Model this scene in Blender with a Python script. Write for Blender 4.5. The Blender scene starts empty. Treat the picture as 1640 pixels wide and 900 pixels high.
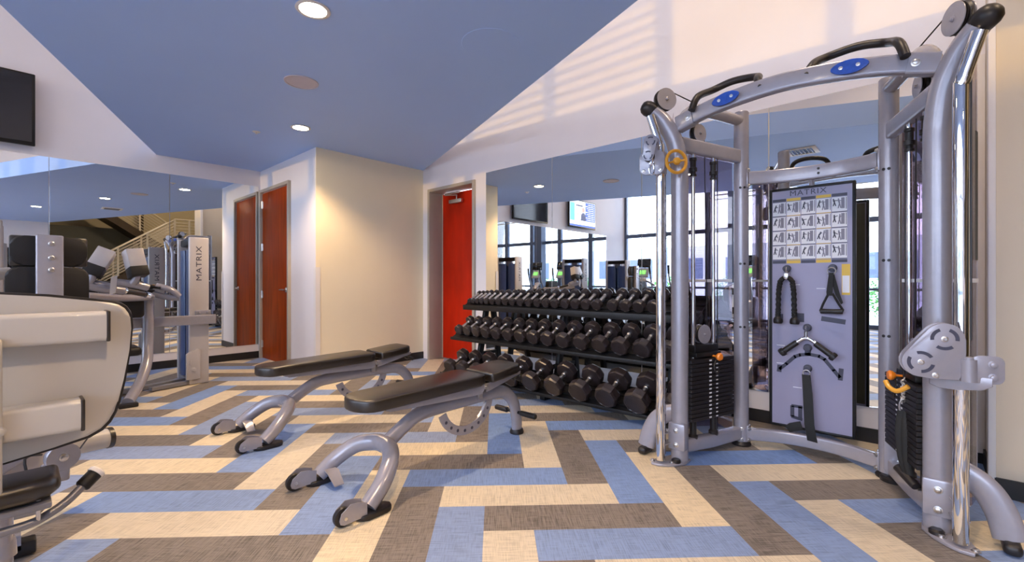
import bpy, bmesh, math, random
from mathutils import Vector, Matrix
random.seed(7)
S = bpy.context.scene
COL = S.collection
PI = math.pi
V = Vector

# ------------------------------------------------------------------ materials
def node_mat(name):
    m = bpy.data.materials.new(name); m.use_nodes = True
    nt = m.node_tree; nt.nodes.clear()
    out = nt.nodes.new('ShaderNodeOutputMaterial')
    return m, nt, out

def mat(name, col, rough=.5, metal=0., spec=.5, var=.04, scale=8., coat=0., bump=0., bscale=200., emit=None, estr=0., stretch=(1, 1, 1)):
    m, nt, out = node_mat(name)
    b = nt.nodes.new('ShaderNodeBsdfPrincipled')
    tc = nt.nodes.new('ShaderNodeTexCoord'); mp = nt.nodes.new('ShaderNodeMapping')
    mp.inputs['Scale'].default_value = stretch
    nt.links.new(tc.outputs['Object'], mp.inputs['Vector'])
    n = nt.nodes.new('ShaderNodeTexNoise'); n.inputs['Scale'].default_value = scale; n.inputs['Detail'].default_value = 4
    nt.links.new(mp.outputs['Vector'], n.inputs['Vector'])
    r = nt.nodes.new('ShaderNodeValToRGB')
    lo = [max(0, c * (1 - var)) for c in col]; hi = [min(1, c * (1 + var)) for c in col]
    r.color_ramp.elements[0].position = .3; r.color_ramp.elements[1].position = .7
    r.color_ramp.elements[0].color = (*lo, 1); r.color_ramp.elements[1].color = (*hi, 1)
    nt.links.new(n.outputs['Fac'], r.inputs['Fac'])
    nt.links.new(r.outputs['Color'], b.inputs['Base Color'])
    b.inputs['Roughness'].default_value = rough; b.inputs['Metallic'].default_value = metal
    b.inputs['Specular IOR Level'].default_value = spec
    b.inputs['Coat Weight'].default_value = coat; b.inputs['Coat Roughness'].default_value = .08
    if emit:
        b.inputs['Emission Color'].default_value = (*emit, 1); b.inputs['Emission Strength'].default_value = estr
    if bump:
        n2 = nt.nodes.new('ShaderNodeTexNoise'); n2.inputs['Scale'].default_value = bscale; n2.inputs['Detail'].default_value = 3
        nt.links.new(tc.outputs['Object'], n2.inputs['Vector'])
        bp = nt.nodes.new('ShaderNodeBump'); bp.inputs['Strength'].default_value = bump; bp.inputs['Distance'].default_value = .002
        nt.links.new(n2.outputs['Fac'], bp.inputs['Height']); nt.links.new(bp.outputs['Normal'], b.inputs['Normal'])
    nt.links.new(b.outputs['BSDF'], out.inputs['Surface'])
    return m

def mix_clear(name, tint, gloss=.08, rough=.02, dens=None):
    """thin clear sheet: light passes straight through a tint, with a share of mirror reflection"""
    m, nt, out = node_mat(name)
    t = nt.nodes.new('ShaderNodeBsdfTransparent'); t.inputs['Color'].default_value = (*tint, 1)
    g = nt.nodes.new('ShaderNodeBsdfGlossy'); g.inputs['Roughness'].default_value = rough
    g.inputs['Color'].default_value = (1, 1, 1, 1)
    f = nt.nodes.new('ShaderNodeFresnel'); f.inputs['IOR'].default_value = 1.45
    mt = nt.nodes.new('ShaderNodeMath'); mt.operation = 'MULTIPLY_ADD'; mt.inputs[1].default_value = .9; mt.inputs[2].default_value = gloss * .3
    nt.links.new(f.outputs['Fac'], mt.inputs[0])
    mx = nt.nodes.new('ShaderNodeMixShader')
    nt.links.new(mt.outputs[0], mx.inputs['Fac']); nt.links.new(t.outputs[0], mx.inputs[1]); nt.links.new(g.outputs[0], mx.inputs[2])
    nt.links.new(mx.outputs[0], out.inputs['Surface'])
    return m

def carpet(name, col, along):
    """woven plank: streaks along one axis, fine threads across; coordinates turned 44.4 degrees like the planks"""
    m, nt, out = node_mat(name)
    b = nt.nodes.new('ShaderNodeBsdfPrincipled'); b.inputs['Roughness'].default_value = .62; b.inputs['Specular IOR Level'].default_value = .35
    tc = nt.nodes.new('ShaderNodeTexCoord')
    rot = nt.nodes.new('ShaderNodeMapping'); rot.inputs['Rotation'].default_value = (0, 0, -CARP)
    nt.links.new(tc.outputs['Object'], rot.inputs['Vector'])
    def streak(sx, sy, det):
        mp = nt.nodes.new('ShaderNodeMapping'); mp.inputs['Scale'].default_value = (sx, sy, 1)
        nt.links.new(rot.outputs['Vector'], mp.inputs['Vector'])
        n = nt.nodes.new('ShaderNodeTexNoise'); n.inputs['Scale'].default_value = 1; n.inputs['Detail'].default_value = det
        nt.links.new(mp.outputs['Vector'], n.inputs['Vector']); return n.outputs['Fac']
    a1 = (9, 230) if along == 0 else (230, 9)
    a2 = (230, 14) if along == 0 else (14, 230)
    s1 = streak(*a1, 3); s2 = streak(*a2, 2); s3 = streak(2.2, 2.2, 3)
    ad = nt.nodes.new('ShaderNodeMath'); ad.operation = 'MULTIPLY_ADD'; ad.inputs[1].default_value = .62
    nt.links.new(s2, ad.inputs[0]); nt.links.new(s1, ad.inputs[2])
    ad2 = nt.nodes.new('ShaderNodeMath'); ad2.operation = 'MULTIPLY_ADD'; ad2.inputs[1].default_value = .25
    nt.links.new(s3, ad2.inputs[0]); nt.links.new(ad.outputs[0], ad2.inputs[2])
    r = nt.nodes.new('ShaderNodeValToRGB')
    r.color_ramp.elements[0].position = .72; r.color_ramp.elements[1].position = 1.14 if False else 1.0
    k0, k1 = (.50, 1.28) if name.endswith('grey') else (.74, 1.10)
    r.color_ramp.elements[0].color = (*[c * k0 for c in col], 1); r.color_ramp.elements[1].color = (*[min(1, c * k1) for c in col], 1)
    nt.links.new(ad2.outputs[0], r.inputs['Fac']); 
    # a little difference from plank to plank
    at = nt.nodes.new('ShaderNodeAttribute'); at.attribute_name = 'dye'
    hs = nt.nodes.new('ShaderNodeHueSaturation')
    mr = nt.nodes.new('ShaderNodeMapRange'); mr.inputs['To Min'].default_value = .92; mr.inputs['To Max'].default_value = 1.08
    nt.links.new(at.outputs['Fac'], mr.inputs['Value']); nt.links.new(mr.outputs['Result'], hs.inputs['Value'])
    mr2 = nt.nodes.new('ShaderNodeMapRange'); mr2.inputs['To Min'].default_value = .8; mr2.inputs['To Max'].default_value = 1.2
    nt.links.new(at.outputs['Fac'], mr2.inputs['Value']); nt.links.new(mr2.outputs['Result'], hs.inputs['Saturation'])
    nt.links.new(r.outputs['Color'], hs.inputs['Color']); nt.links.new(hs.outputs['Color'], b.inputs['Base Color'])
    bp = nt.nodes.new('ShaderNodeBump'); bp.inputs['Strength'].default_value = .25; bp.inputs['Distance'].default_value = .001
    nt.links.new(ad.outputs[0], bp.inputs['Height']); nt.links.new(bp.outputs['Normal'], b.inputs['Normal'])
    nt.links.new(b.outputs['BSDF'], out.inputs['Surface'])
    return m

CARP = math.radians(42.3) + .0369
M = {}
M['wall'] = mat('wall_paint', (.80, .765, .79), .62, var=.012, scale=3, bump=.06, bscale=300)
M['wallbeige'] = mat('stair_wall_paint', (.52, .44, .27), .7, var=.02, scale=2)
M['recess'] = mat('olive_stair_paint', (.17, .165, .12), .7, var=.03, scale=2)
M['alcove'] = mat('beige_wall_paint', (.86, .76, .565), .62, var=.012, scale=3)  # warm lamplight on the alcove wall is painted into this colour
M['pillar'] = mat('beige_pillar_paint', (.68, .59, .46), .62, var=.012, scale=3)  # warm tone of the light mixed into the pillar's colour
M['ceil'] = mat('blue_ceiling_paint', (.41, .585, 1.0), .6, var=.015, scale=2)
M['black'] = mat('black_rubber_base', (.012, .011, .012), .45, var=.2)
M['door'] = mat('brown_wood_veneer', (.30, .040, .001), .42, spec=.08, var=.25, scale=3, coat=.0, stretch=(6, 6, .6))
M['reddoor'] = mat('red_wood_door', (.47, .016, .001), .45, spec=.2, var=.18, scale=2.2, coat=.0, stretch=(3, 3, .8))
M['frame'] = mat('door_frame_paint', (.42, .37, .31), .4, var=.03)
M['steel'] = mat('brushed_steel', (.66, .64, .63), .30, 1, var=.05, scale=40)
M['chrome'] = mat('chrome', (.86, .86, .87), .045, 1, var=.01)
M['grey'] = mat('silver_grey_powder_coat', (.345, .335, .385), .27, .25, .6, var=.03, scale=30, coat=.35)
M['greydk'] = mat('slate_grey_paint', (.22, .22, .25), .35, .3, var=.04)
M['cream'] = mat('cream_grey_shell', (.53, .50, .46), .38, 0, var=.015, coat=.15)
M['panelgrey'] = mat('machine_side_panel', (.50, .47, .47), .35, .1, var=.02, coat=.2)
M['shroud'] = mat('blue_grey_shroud', (.045, .075, .18), .30, .0, .4, var=.05, coat=.1)
M['vinyl'] = mat('dark_brown_vinyl', (.014, .009, .005), .34, 0, .9, var=.12, scale=25, bump=.12, bscale=260)
M['pad'] = mat('black_upholstery', (.010, .009, .009), .5, 0, .4, var=.1, bump=.1)
M['rubber'] = mat('black_rubber', (.014, .012, .013), .42, 0, .5, var=.15, scale=30)
M['urethane'] = mat('charcoal_urethane', (.026, .019, .020), .30, 0, .6, var=.25, scale=22, bump=.08, bscale=150)
M['blackmetal'] = mat('black_metal', (.008, .008, .009), .45, 0, .35, var=.1)
M['plate'] = mat('black_iron_plate', (.018, .016, .018), .42, .3, .5, var=.15)
M['white'] = mat('white_print', (.80, .80, .84), .5, var=.02)
M['orange'] = mat('orange_plastic', (.85, .24, .015), .35, var=.04, coat=.2)
M['amber'] = mat('amber_plastic', (.72, .34, .03), .35, var=.04, coat=.2)
M['yellow'] = mat('yellow_print', (.75, .50, .07), .5, var=.02)
M['bluebadge'] = mat('blue_badge', (.015, .075, .42), .35, var=.12, scale=60)
M['board'] = mat('placard_lavender_grey', (.30, .285, .405), .42, .1, var=.02)
M['navy'] = mat('dark_navy_print', (.045, .045, .075), .45, var=.05)
M['figure'] = mat('grey_print', (.24, .23, .29), .5, var=.1)
M['webbing'] = mat('black_nylon_webbing', (.008, .008, .008), .7, var=.2, scale=200)
M['smoke'] = mix_clear('smoked_purple_sheet', (.44, .36, .45), .25)
M['glass'] = mix_clear('window_glass', (.93, .96, .97), .1)
M['screen'] = mat('dark_screen', (.012, .012, .016), .08, 0, .7, var=.02)
M['winframe'] = mat('blue_grey_window_frame', (.10, .13, .20), .4, .3, var=.03)
M['brownmetal'] = mat('dark_bronze_stair_steel', (.055, .035, .016), .5, .2, var=.1)
M['railsteel'] = mat('stair_rail_steel', (.62, .54, .40), .4, .2, var=.05)
M['lampglow'] = mat('downlight_lens', (1, .9, .7), .5, emit=(1, .80, .50), estr=60)
M['white_trim'] = mat('white_trim', (.78, .74, .72), .5, var=.02)
M['speaker'] = mat('speaker_grille', (.60, .54, .60), .6, var=.03)
M['leaf'] = mat('green_leaves', (.09, .30, .04), .6, var=.5, scale=5)
M['pave'] = mat('outdoor_paving', (.66, .66, .67), .8, var=.1, scale=1)
M['facade'] = mat('pale_facade', (.62, .64, .66), .8, var=.06, scale=.6)
M['lcd'] = mat('green_display', (.05, .2, .03), .3, emit=(.25, .9, .15), estr=1.2)
M['mirror'] = mat('silvered_glass', (.86, .885, .885), .0, 1, var=.0)
M['mirroredge'] = mat('mirror_edge', (.30, .33, .34), .2, .8, var=.02)
M['olive'] = mat('dark_back_board', (.05, .045, .028), .5, var=.05)
CARPETS = [[carpet('woven_%d_grey' % k, (.205, .178, .158), k), carpet('woven_%d_cream' % k, (.67, .58, .435), k), carpet('woven_%d_blue' % k, (.235, .325, .55), k)] for k in (0, 1)]

# ------------------------------------------------------------------ mesh building
def frame_z(p0, p1, up=V((0, 0, 1))):
    z = (p1 - p0).normalized()
    x = up.cross(z)
    if x.length < 1e-4: x = V((1, 0, 0)).cross(z)
    if x.length < 1e-4: x = V((0, 1, 0)).cross(z)
    x.normalize(); y = z.cross(x)
    return Matrix((x, y, z)).transposed()

class MB:
    def __init__(s): s.bm = bmesh.new(); s.mi = 0
    def _fin(s, faces):
        for f in faces: f.material_index = s.mi
    def box(s, c, d, rot=None, bev=0., seg=2):
        r = bmesh.ops.create_cube(s.bm, size=1)
        vs = r['verts']
        bmesh.ops.scale(s.bm, vec=V(d), verts=vs)
        fs = list({f for v in vs for f in v.link_faces})
        s._fin(fs)
        if bev:
            es = list({e for v in vs for e in v.link_edges})
            q = bmesh.ops.bevel(s.bm, geom=es, offset=bev, segments=seg, affect='EDGES', profile=.5)
            vs = list({v for f in q['faces'] for v in f.verts} | {v for v in vs if v.is_valid})
            s._fin([f for f in q['faces']])
        m = (rot.to_4x4() if rot else Matrix.Identity(4))
        m = Matrix.Translation(V(c)) @ m
        bmesh.ops.transform(s.bm, matrix=m, verts=vs)
        return s
    def tube(s, pts, r, seg=14, sub=0, flat=None, caps=True, up=V((0, 0, 1)), square=False):
        """sweep; r one radius or a list; flat=(rx, ry) makes an oval or, with square, a rounded bar"""
        pts = [V(p) for p in pts]
        if sub and len(pts) > 2:
            rr = r if isinstance(r, list) else [r] * len(pts)
            np_, nr = [], []
            for i in range(len(pts) - 1):
                p0 = pts[max(i - 1, 0)]; p1 = pts[i]; p2 = pts[i + 1]; p3 = pts[min(i + 2, len(pts) - 1)]
                for k in range(sub):
                    t = k / sub
                    q = .5 * ((2 * p1) + (p2 - p0) * t + (2 * p0 - 5 * p1 + 4 * p2 - p3) * t * t + (3 * p1 - p0 - 3 * p2 + p3) * t ** 3)
                    np_.append(q); nr.append(rr[i] * (1 - t) + rr[i + 1] * t)
            np_.append(pts[-1]); nr.append(rr[-1]); pts, r = np_, nr
        rr = r if isinstance(r, list) else [r] * len(pts)
        prof = []
        if square:
            n = 4
            for cx, cy, a0 in ((1, 1, 0), (-1, 1, 90), (-1, -1, 180), (1, -1, 270)):
                for k in range(n):
                    a = math.radians(a0 + 90 * k / (n - 1)); prof.append((cx * .72 + .28 * math.cos(a), cy * .72 + .28 * math.sin(a)))
        else:
            prof = [(math.cos(2 * PI * k / seg), math.sin(2 * PI * k / seg)) for k in range(seg)]
        rings = []
        px = None
        for i, p in enumerate(pts):
            t = (pts[min(i + 1, len(pts) - 1)] - pts[max(i - 1, 0)]).normalized()
            if px is None:
                f = frame_z(p, p + t, up); px = V((f[0][0], f[1][0], f[2][0]))
            else:
                px = (px - t * px.dot(t)).normalized()
            py = t.cross(px)
            a, b = (flat if flat else (rr[i], rr[i]))
            if flat: a, b = flat[0] * rr[i], flat[1] * rr[i]
            rings.append([s.bm.verts.new(p + px * (u * a) + py * (w * b)) for u, w in prof])
        n = len(prof); fs = []
        for i in range(len(rings) - 1):
            for k in range(n):
                fs.append(s.bm.faces.new((rings[i][k], rings[i][(k + 1) % n], rings[i + 1][(k + 1) % n], rings[i + 1][k])))
        if caps:
            fs.append(s.bm.faces.new(list(reversed(rings[0])))); fs.append(s.bm.faces.new(rings[-1]))
        s._fin(fs); return s
    def cyl(s, p0, p1, r, seg=20, r2=None):
        p0, p1 = V(p0), V(p1)
        return s.tube([p0, p1], [r, r if r2 is None else r2], seg)
    def lathe(s, prof, p0, axis, seg=24):
        """prof: (radius, distance along the axis)"""
        p0 = V(p0); f = frame_z(p0, p0 + V(axis)); rings = []
        for r, z in prof:
            if r < 1e-6: rings.append([s.bm.verts.new(p0 + f @ V((0, 0, z)))])
            else: rings.append([s.bm.verts.new(p0 + f @ V((r * math.cos(2 * PI * k / seg), r * math.sin(2 * PI * k / seg), z))) for k in range(seg)])
        fs = []
        for a, b in zip(rings, rings[1:]):
            for k in range(seg):
                q = (k + 1) % seg
                if len(a) == 1 and len(b) == 1: continue
                if len(a) == 1: fs.append(s.bm.faces.new((a[0], b[q], b[k])))
                elif len(b) == 1: fs.append(s.bm.faces.new((a[k], a[q], b[0])))
                else: fs.append(s.bm.faces.new((a[k], a[q], b[q], b[k])))
        if len(rings[0]) > 1: fs.append(s.bm.faces.new(list(reversed(rings[0]))))
        if len(rings[-1]) > 1: fs.append(s.bm.faces.new(rings[-1]))
        s._fin(fs); return s
    def prism(s, pts, n, d, bev=0., seg=2):
        """closed outline of 3-D points pushed by vector n*d"""
        n = V(n).normalized() * d
        a = [s.bm.verts.new(V(p)) for p in pts]; b = [s.bm.verts.new(V(p) + n) for p in pts]
        fs = [s.bm.faces.new(a), s.bm.faces.new(list(reversed(b)))]
        k = len(a)
        for i in range(k): fs.append(s.bm.faces.new((a[i], b[i], b[(i + 1) % k], a[(i + 1) % k])))
        s._fin(fs)
        if bev:
            es = list({e for f in fs[:2] for e in f.edges})
            q = bmesh.ops.bevel(s.bm, geom=es, offset=bev, segments=seg, affect='EDGES', profile=.5)
            s._fin(q['faces'])
        return s
    def face(s, pts):
        f = s.bm.faces.new([s.bm.verts.new(V(p)) for p in pts]); f.material_index = s.mi; return s
    def build(s, name, m, parent=None, sharp=35):
        bmesh.ops.recalc_face_normals(s.bm, faces=s.bm.faces)
        me = bpy.data.meshes.new(name); 
        off = V((0, 0, 0)); q = parent
        while q is not None: off += q.location; q = q.parent
        if off.length: bmesh.ops.translate(s.bm, vec=-off, verts=s.bm.verts)
        s.bm.to_mesh(me); s.bm.free()
        for x in (m if isinstance(m, (list, tuple)) else [m]): me.materials.append(M[x] if isinstance(x, str) else x)
        for p in me.polygons: p.use_smooth = True
        try: me.set_sharp_from_angle(angle=math.radians(sharp))
        except Exception: pass
        o = bpy.data.objects.new(name, me); COL.objects.link(o)
        if parent: o.parent = parent
        if name in SPLIT: split_islands(o)
        return o

SPLIT = {'bolt', 'bolt_hole', 'slot', 'stop_bumper', 'pulley_cover', 'cable', 'gusset', 'printed_outline', 'foot_tab'}
def split_islands(o):
    """each separate bolt, hole or slot becomes an object of its own"""
    me = o.data; par = list(range(len(me.vertices)))
    def find(a):
        while par[a] != a: par[a] = par[par[a]]; a = par[a]
        return a
    for e in me.edges:
        a, b_ = find(e.vertices[0]), find(e.vertices[1])
        if a != b_: par[a] = b_
    # outlines whose strokes touch stay together
    groups = {}
    for v in me.vertices: groups.setdefault(find(v.index), []).append(v.index)
    isl = [(set(g), [min(me.vertices[i].co[k] for i in g) for k in range(3)], [max(me.vertices[i].co[k] for i in g) for k in range(3)]) for g in groups.values()]
    merged = True
    while merged:
        merged = False
        for i in range(len(isl)):
            for j in range(i + 1, len(isl)):
                A, B = isl[i], isl[j]
                if all(A[1][k] <= B[2][k] + 1e-4 and B[1][k] <= A[2][k] + 1e-4 for k in range(3)):
                    isl[i] = (A[0] | B[0], [min(p, q) for p, q in zip(A[1], B[1])], [max(p, q) for p, q in zip(A[2], B[2])]); isl.pop(j); merged = True; break
            if merged: break
    if len(isl) < 2: return
    for n_, (g, lo, hi) in enumerate(isl[1:] + isl[:1]):
        bm = bmesh.new(); bm.from_mesh(me); bm.verts.ensure_lookup_table()
        bmesh.ops.delete(bm, geom=[v for v in bm.verts if v.index not in g], context='VERTS')
        m2 = me.copy(); bm.to_mesh(m2); bm.free()
        if n_ == len(isl) - 1: o.data = m2
        else:
            c = o.copy(); c.data = m2; COL.objects.link(c); c.parent = o.parent

def rounded(w, h, r, n=5):
    """rounded rectangle outline, centred"""
    o = []
    for cx, cy, a0 in ((w / 2 - r, h / 2 - r, 0), (-w / 2 + r, h / 2 - r, 90), (-w / 2 + r, -h / 2 + r, 180), (w / 2 - r, -h / 2 + r, 270)):
        for k in range(n):
            a = math.radians(a0 + 90 * k / (n - 1)); o.append((cx + r * math.cos(a), cy + r * math.sin(a)))
    return o

def thing(name, label, cat, loc=(0, 0, 0), group=None):
    o = bpy.data.objects.new(name, None); COL.objects.link(o); o.location = loc; o.empty_display_size = .1
    o['label'] = label; o['category'] = cat
    if group: o['group'] = group
    return o
def tag(o, label, cat, group=None, kind=None):
    o['label'] = label; o['category'] = cat
    if group: o['group'] = group
    if kind: o['kind'] = kind
    return o
def struct(o): o['kind'] = 'structure'; return o

def text(name, s, size, mtx, m, parent, depth=.001, stretch=1.0, space=1.0):
    c = bpy.data.curves.new(name + '_curve', 'FONT'); c.body = s; c.size = size; c.extrude = depth
    c.align_x = 'CENTER'; c.align_y = 'CENTER'; c.space_character = space
    t = bpy.data.objects.new(name + '_tmp', c); COL.objects.link(t)
    dg = bpy.context.evaluated_depsgraph_get(); dg.update()
    me = bpy.data.meshes.new_from_object(t.evaluated_get(dg))
    bpy.data.objects.remove(t)
    off = V((0, 0, 0)); q = parent
    while q is not None: off += q.location; q = q.parent
    me.transform(Matrix.Translation(-off) @ mtx @ Matrix.Diagonal((stretch, 1, 1, 1)))
    me.materials.clear(); me.materials.append(M[m])
    o = bpy.data.objects.new(name, me); COL.objects.link(o)
    if parent: o.parent = parent
    return o
def basis(loc, x, y):
    x = V(x).normalized(); y = V(y).normalized(); z = x.cross(y)
    m = Matrix((x, y, z)).transposed().to_4x4(); m.translation = V(loc); return m

# ------------------------------------------------------------------ the room (metres; camera stands over the origin)
XR, YL, HC, TOP = 4.11, 7.403, 2.797, 6.5     # mirror wall on the right, mirror wall on the left, blue ceiling, high ceiling
H = 1.15

# floor: woven planks in a herringbone, four widths long
def make_floor():
    w = .2015 * H; th = .0369; a = math.radians(42.3); ox, oz = -.0469 * H, .0008 * H
    def room(q, p):
        q *= w; p *= w
        X = q * math.cos(th) - p * math.sin(th) + ox; Z = q * math.sin(th) + p * math.cos(th) + oz
        return (Z * math.cos(a) + X * math.sin(a), Z * math.sin(a) - X * math.cos(a))
    bm = bmesh.new(); dye = bm.faces.layers.float.new('dye')
    x0, x1, y0, y1 = -5.55, 7.2, -6.7, 7.5
    def put(q, p, dq, dp, mi):
        c = [room(q, p), room(q + dq, p), room(q + dq, p + dp), room(q, p + dp)]
        cx = sum(v[0] for v in c) / 4; cy = sum(v[1] for v in c) / 4
        if not (x0 - 1 < cx < x1 + 1 and y0 - 1 < cy < y1 + 1): return
        vs = [bm.verts.new((v[0], v[1], 0)) for v in c]
        f = bm.faces.new(vs); f.material_index = mi; f[dye] = random.random()
    for p in range(-50, 60):
        for n in range(-16, 18):
            put(1 + 8 * n - p, p, 4, 1, (p + 1 - n) % 3)            # planks lying across
        for m in range(-16, 18):
            put(5 + 8 * m - p, p, 1, 4, 3 + (p + 2 - m) % 3)        # planks lying away
    for co_, no_ in (((x0, 0, 0), (-1, 0, 0)), ((x1, 0, 0), (1, 0, 0)), ((0, y0, 0), (0, -1, 0)), ((0, y1, 0), (0, 1, 0))):
        bmesh.ops.bisect_plane(bm, geom=list(bm.verts) + list(bm.edges) + list(bm.faces), plane_co=co_, plane_no=no_, clear_outer=True)
    for f in bm.faces:
        f.normal_update()
        if f.normal.z < 0: f.normal_flip()
    me = bpy.data.meshes.new('floor'); bm.to_mesh(me); bm.free()
    for s_ in (0, 1):
        for c_ in range(3): me.materials.append(CARPETS[s_][c_])
    o = bpy.data.objects.new('floor', me); COL.objects.link(o); struct(o)
make_floor()

def wallbox(name, x0, x1, y0, y1, z0, z1, m='wall'):
    b = MB(); b.box(((x0 + x1) / 2, (y0 + y1) / 2, (z0 + z1) / 2), (x1 - x0, y1 - y0, z1 - z0)); return struct(b.build(name, m))
wallbox('wall_left', -5.5, 2.5, YL, YL + .15, 0, TOP)
# wall holding the brown door
b = MB()
for y0, y1, z0, z1 in ((5.545, 6.28, 0, TOP), (7.35, YL + .15, 0, TOP), (6.28, 7.35, 2.50, TOP)):
    b.box((2.60, (y0 + y1) / 2, (z0 + z1) / 2), (.20, y1 - y0, z1 - z0))
struct(b.build('wall_back', 'wall'))
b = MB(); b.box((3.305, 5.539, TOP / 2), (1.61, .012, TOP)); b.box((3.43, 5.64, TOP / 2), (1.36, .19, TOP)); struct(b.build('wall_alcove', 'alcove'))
# right wall with the red door opening
b = MB()
for y0, y1, z0, z1 in ((5.39, 5.533, 0, TOP), (-.283, 4.39, 0, TOP), (4.39, 5.39, 2.49, TOP)):
    b.box((XR + .13, (y0 + y1) / 2, (z0 + z1) / 2), (.26, y1 - y0, z1 - z0))
struct(b.build('wall_right', 'wall'))
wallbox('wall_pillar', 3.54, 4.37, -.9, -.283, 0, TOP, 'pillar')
wallbox('wall_passage', 4.37, 7.2, -.9, -.75, 0, TOP, 'wallbeige')
wallbox('wall_stair_side', 7.2, 7.35, -6.7, -.75, 0, TOP, 'wallbeige')
wallbox('wall_stair_back', -.2, 7.35, -6.85, -6.7, 0, TOP, 'wallbeige')
wallbox('wall_near', -5.5, .65, -3.55, -3.4, 0, TOP)
wallbox('wall_stair_recess', .65, 2.9, -6.5, -6.35, 0, 3.0, 'recess')
wallbox('wall_stair_left', .5, .65, -6.85, -3.55, 0, TOP, 'recess')
# corridor behind the red door
wallbox('wall_corridor', XR + .26, XR + .9, 4.2, 4.35, 0, 2.7)
b = MB(); b.box((.85, .35, TOP + .06), (12.9, 14.5, .12)); struct(b.build('ceiling_upper', 'white_trim'))
b = MB()
b.prism([(1.25, YL, HC), (2.5, YL, HC), (2.5, 5.533, HC), (XR, 5.533, HC), (.68, -3.4, HC), (-2.98, -3.4, HC)], (0, 0, 1), .25)
struct(b.build('ceiling', 'ceil'))

# baseboards
def base(name, pts, t=.012, h=.10):
    b = MB()
    for (xa, ya, xb, yb) in pts:
        b.box(((xa + xb) / 2, (ya + yb) / 2, h / 2), (abs(xb - xa) + (0 if abs(xb - xa) > .02 else t), abs(yb - ya) + (0 if abs(yb - ya) > .02 else t), h))
    return struct(b.build(name, 'black'))
base('baseboard_left', [(-5.5, YL - .006, 2.5, YL - .006)])
base('baseboard_back', [(2.494, 5.53, 2.494, 6.28)])
base('baseboard_alcove', [(2.5, 5.527, XR, 5.527)])
base('baseboard_right', [(XR - .006, -.283, XR - .006, 4.39)])
base('baseboard_pillar', [(3.534, -.9, 3.534, -.277), (3.534, -.277, XR, -.277)])
b = MB(); b.prism([(2.497, 5.53 - .003, .1), (2.497, 5.53 + .05, .1), (2.492, 5.58, .1), (2.492, 5.525, .1), (2.55, 5.525, .1), (2.55, 5.53, .1)], (0, 0, 1), 1.22)
struct(b.build('trim_1', 'white_trim'))
b = MB(); b.box((4.095, -.262, 1.32), (.03, .04, 2.5), bev=.004); b.box((3.56, -.268, 1.66), (.06, .03, 3.2), bev=.004); struct(b.build('trim_2', 'white_trim'))

# door 1: brown veneer with lever handle, hinges on the far side
def door_frame(name, x, y0, y1, ztop, w=.045, d=.05, deep=.02, parent=None):
    b = MB()
    b.box((x - d / 2 + deep, y0 + w / 2, ztop / 2), (d + deep, w, ztop), bev=.006)
    b.box((x - d / 2 + deep, y1 - w / 2, ztop / 2), (d + deep, w, ztop), bev=.006)
    b.box((x - d / 2 + deep, (y0 + y1) / 2, ztop - w / 2), (d + deep, y1 - y0 - 2 * w, w), bev=.006)
    return b.build(name, 'frame', parent)
D1 = MB().box((2.515, 6.815, 1.228), (.04, .965, 2.44), bev=.003).build('door_1', 'door'); struct(D1)
door_frame('door_frame', 2.5, 6.28, 7.35, 2.50, parent=D1)
for z in (.22, .95, 1.65, 2.28):
    b = MB(); b.cyl((2.487, 7.292, z - .055), (2.487, 7.292, z + .055), .009, 10); b.box((2.492, 7.28, z), (.006, .04, .1)); b.build('hinge', 'steel', D1)
b = MB(); b.lathe([(.0, 0), (.033, 0), (.033, .008), (.028, .012), (.012, .014), (.012, .05), (0, .05)], (2.496, 6.42, 1.03), (-1, 0, 0), 20)
b.tube([(2.450, 6.42, 1.03), (2.447, 6.46, 1.032), (2.447, 6.54, 1.028)], [.011, .010, .007], 10); b.build('door_handle', 'steel', D1)
# door 2: red, set back in its opening
D2 = MB().box((4.345, 4.89, 1.222), (.045, .90, 2.43), bev=.003).build('door_2', 'reddoor'); struct(D2)
b = MB()
for yy in (4.41, 5.37):
    b.box((XR + .105, yy, 1.245), (.27, .045, 2.49), bev=.005)
    b.box((XR + .235, yy + (.025 if yy < 5 else -.025), 1.225), (.05, .03, 2.44), bev=.003)
b.box((XR + .105, 4.89, 2.4675), (.27, .92, .045), bev=.005)
b.build('door_frame', 'frame', D2)
cl = MB().box((4.285, 4.99, 2.30), (.05, .27, .055), bev=.008).build('door_closer', 'steel', D2)
b = MB(); b.tube([(4.27, 4.96, 2.27), (4.27, 4.96, 2.36), (4.24, 4.92, 2.375)], .008, 8)
b.tube([(4.24, 4.92, 2.375), (4.20, 5.12, 2.385), (4.22, 5.16, 2.39)], .007, 8); b.tube([(4.20, 5.12, 2.385), (4.20, 4.95, 2.40)], .006, 8)
b.box((4.24, 5.02, 2.41), (.03, .32, .025), bev=.004); b.build('closer_arm', 'steel', cl)

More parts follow.
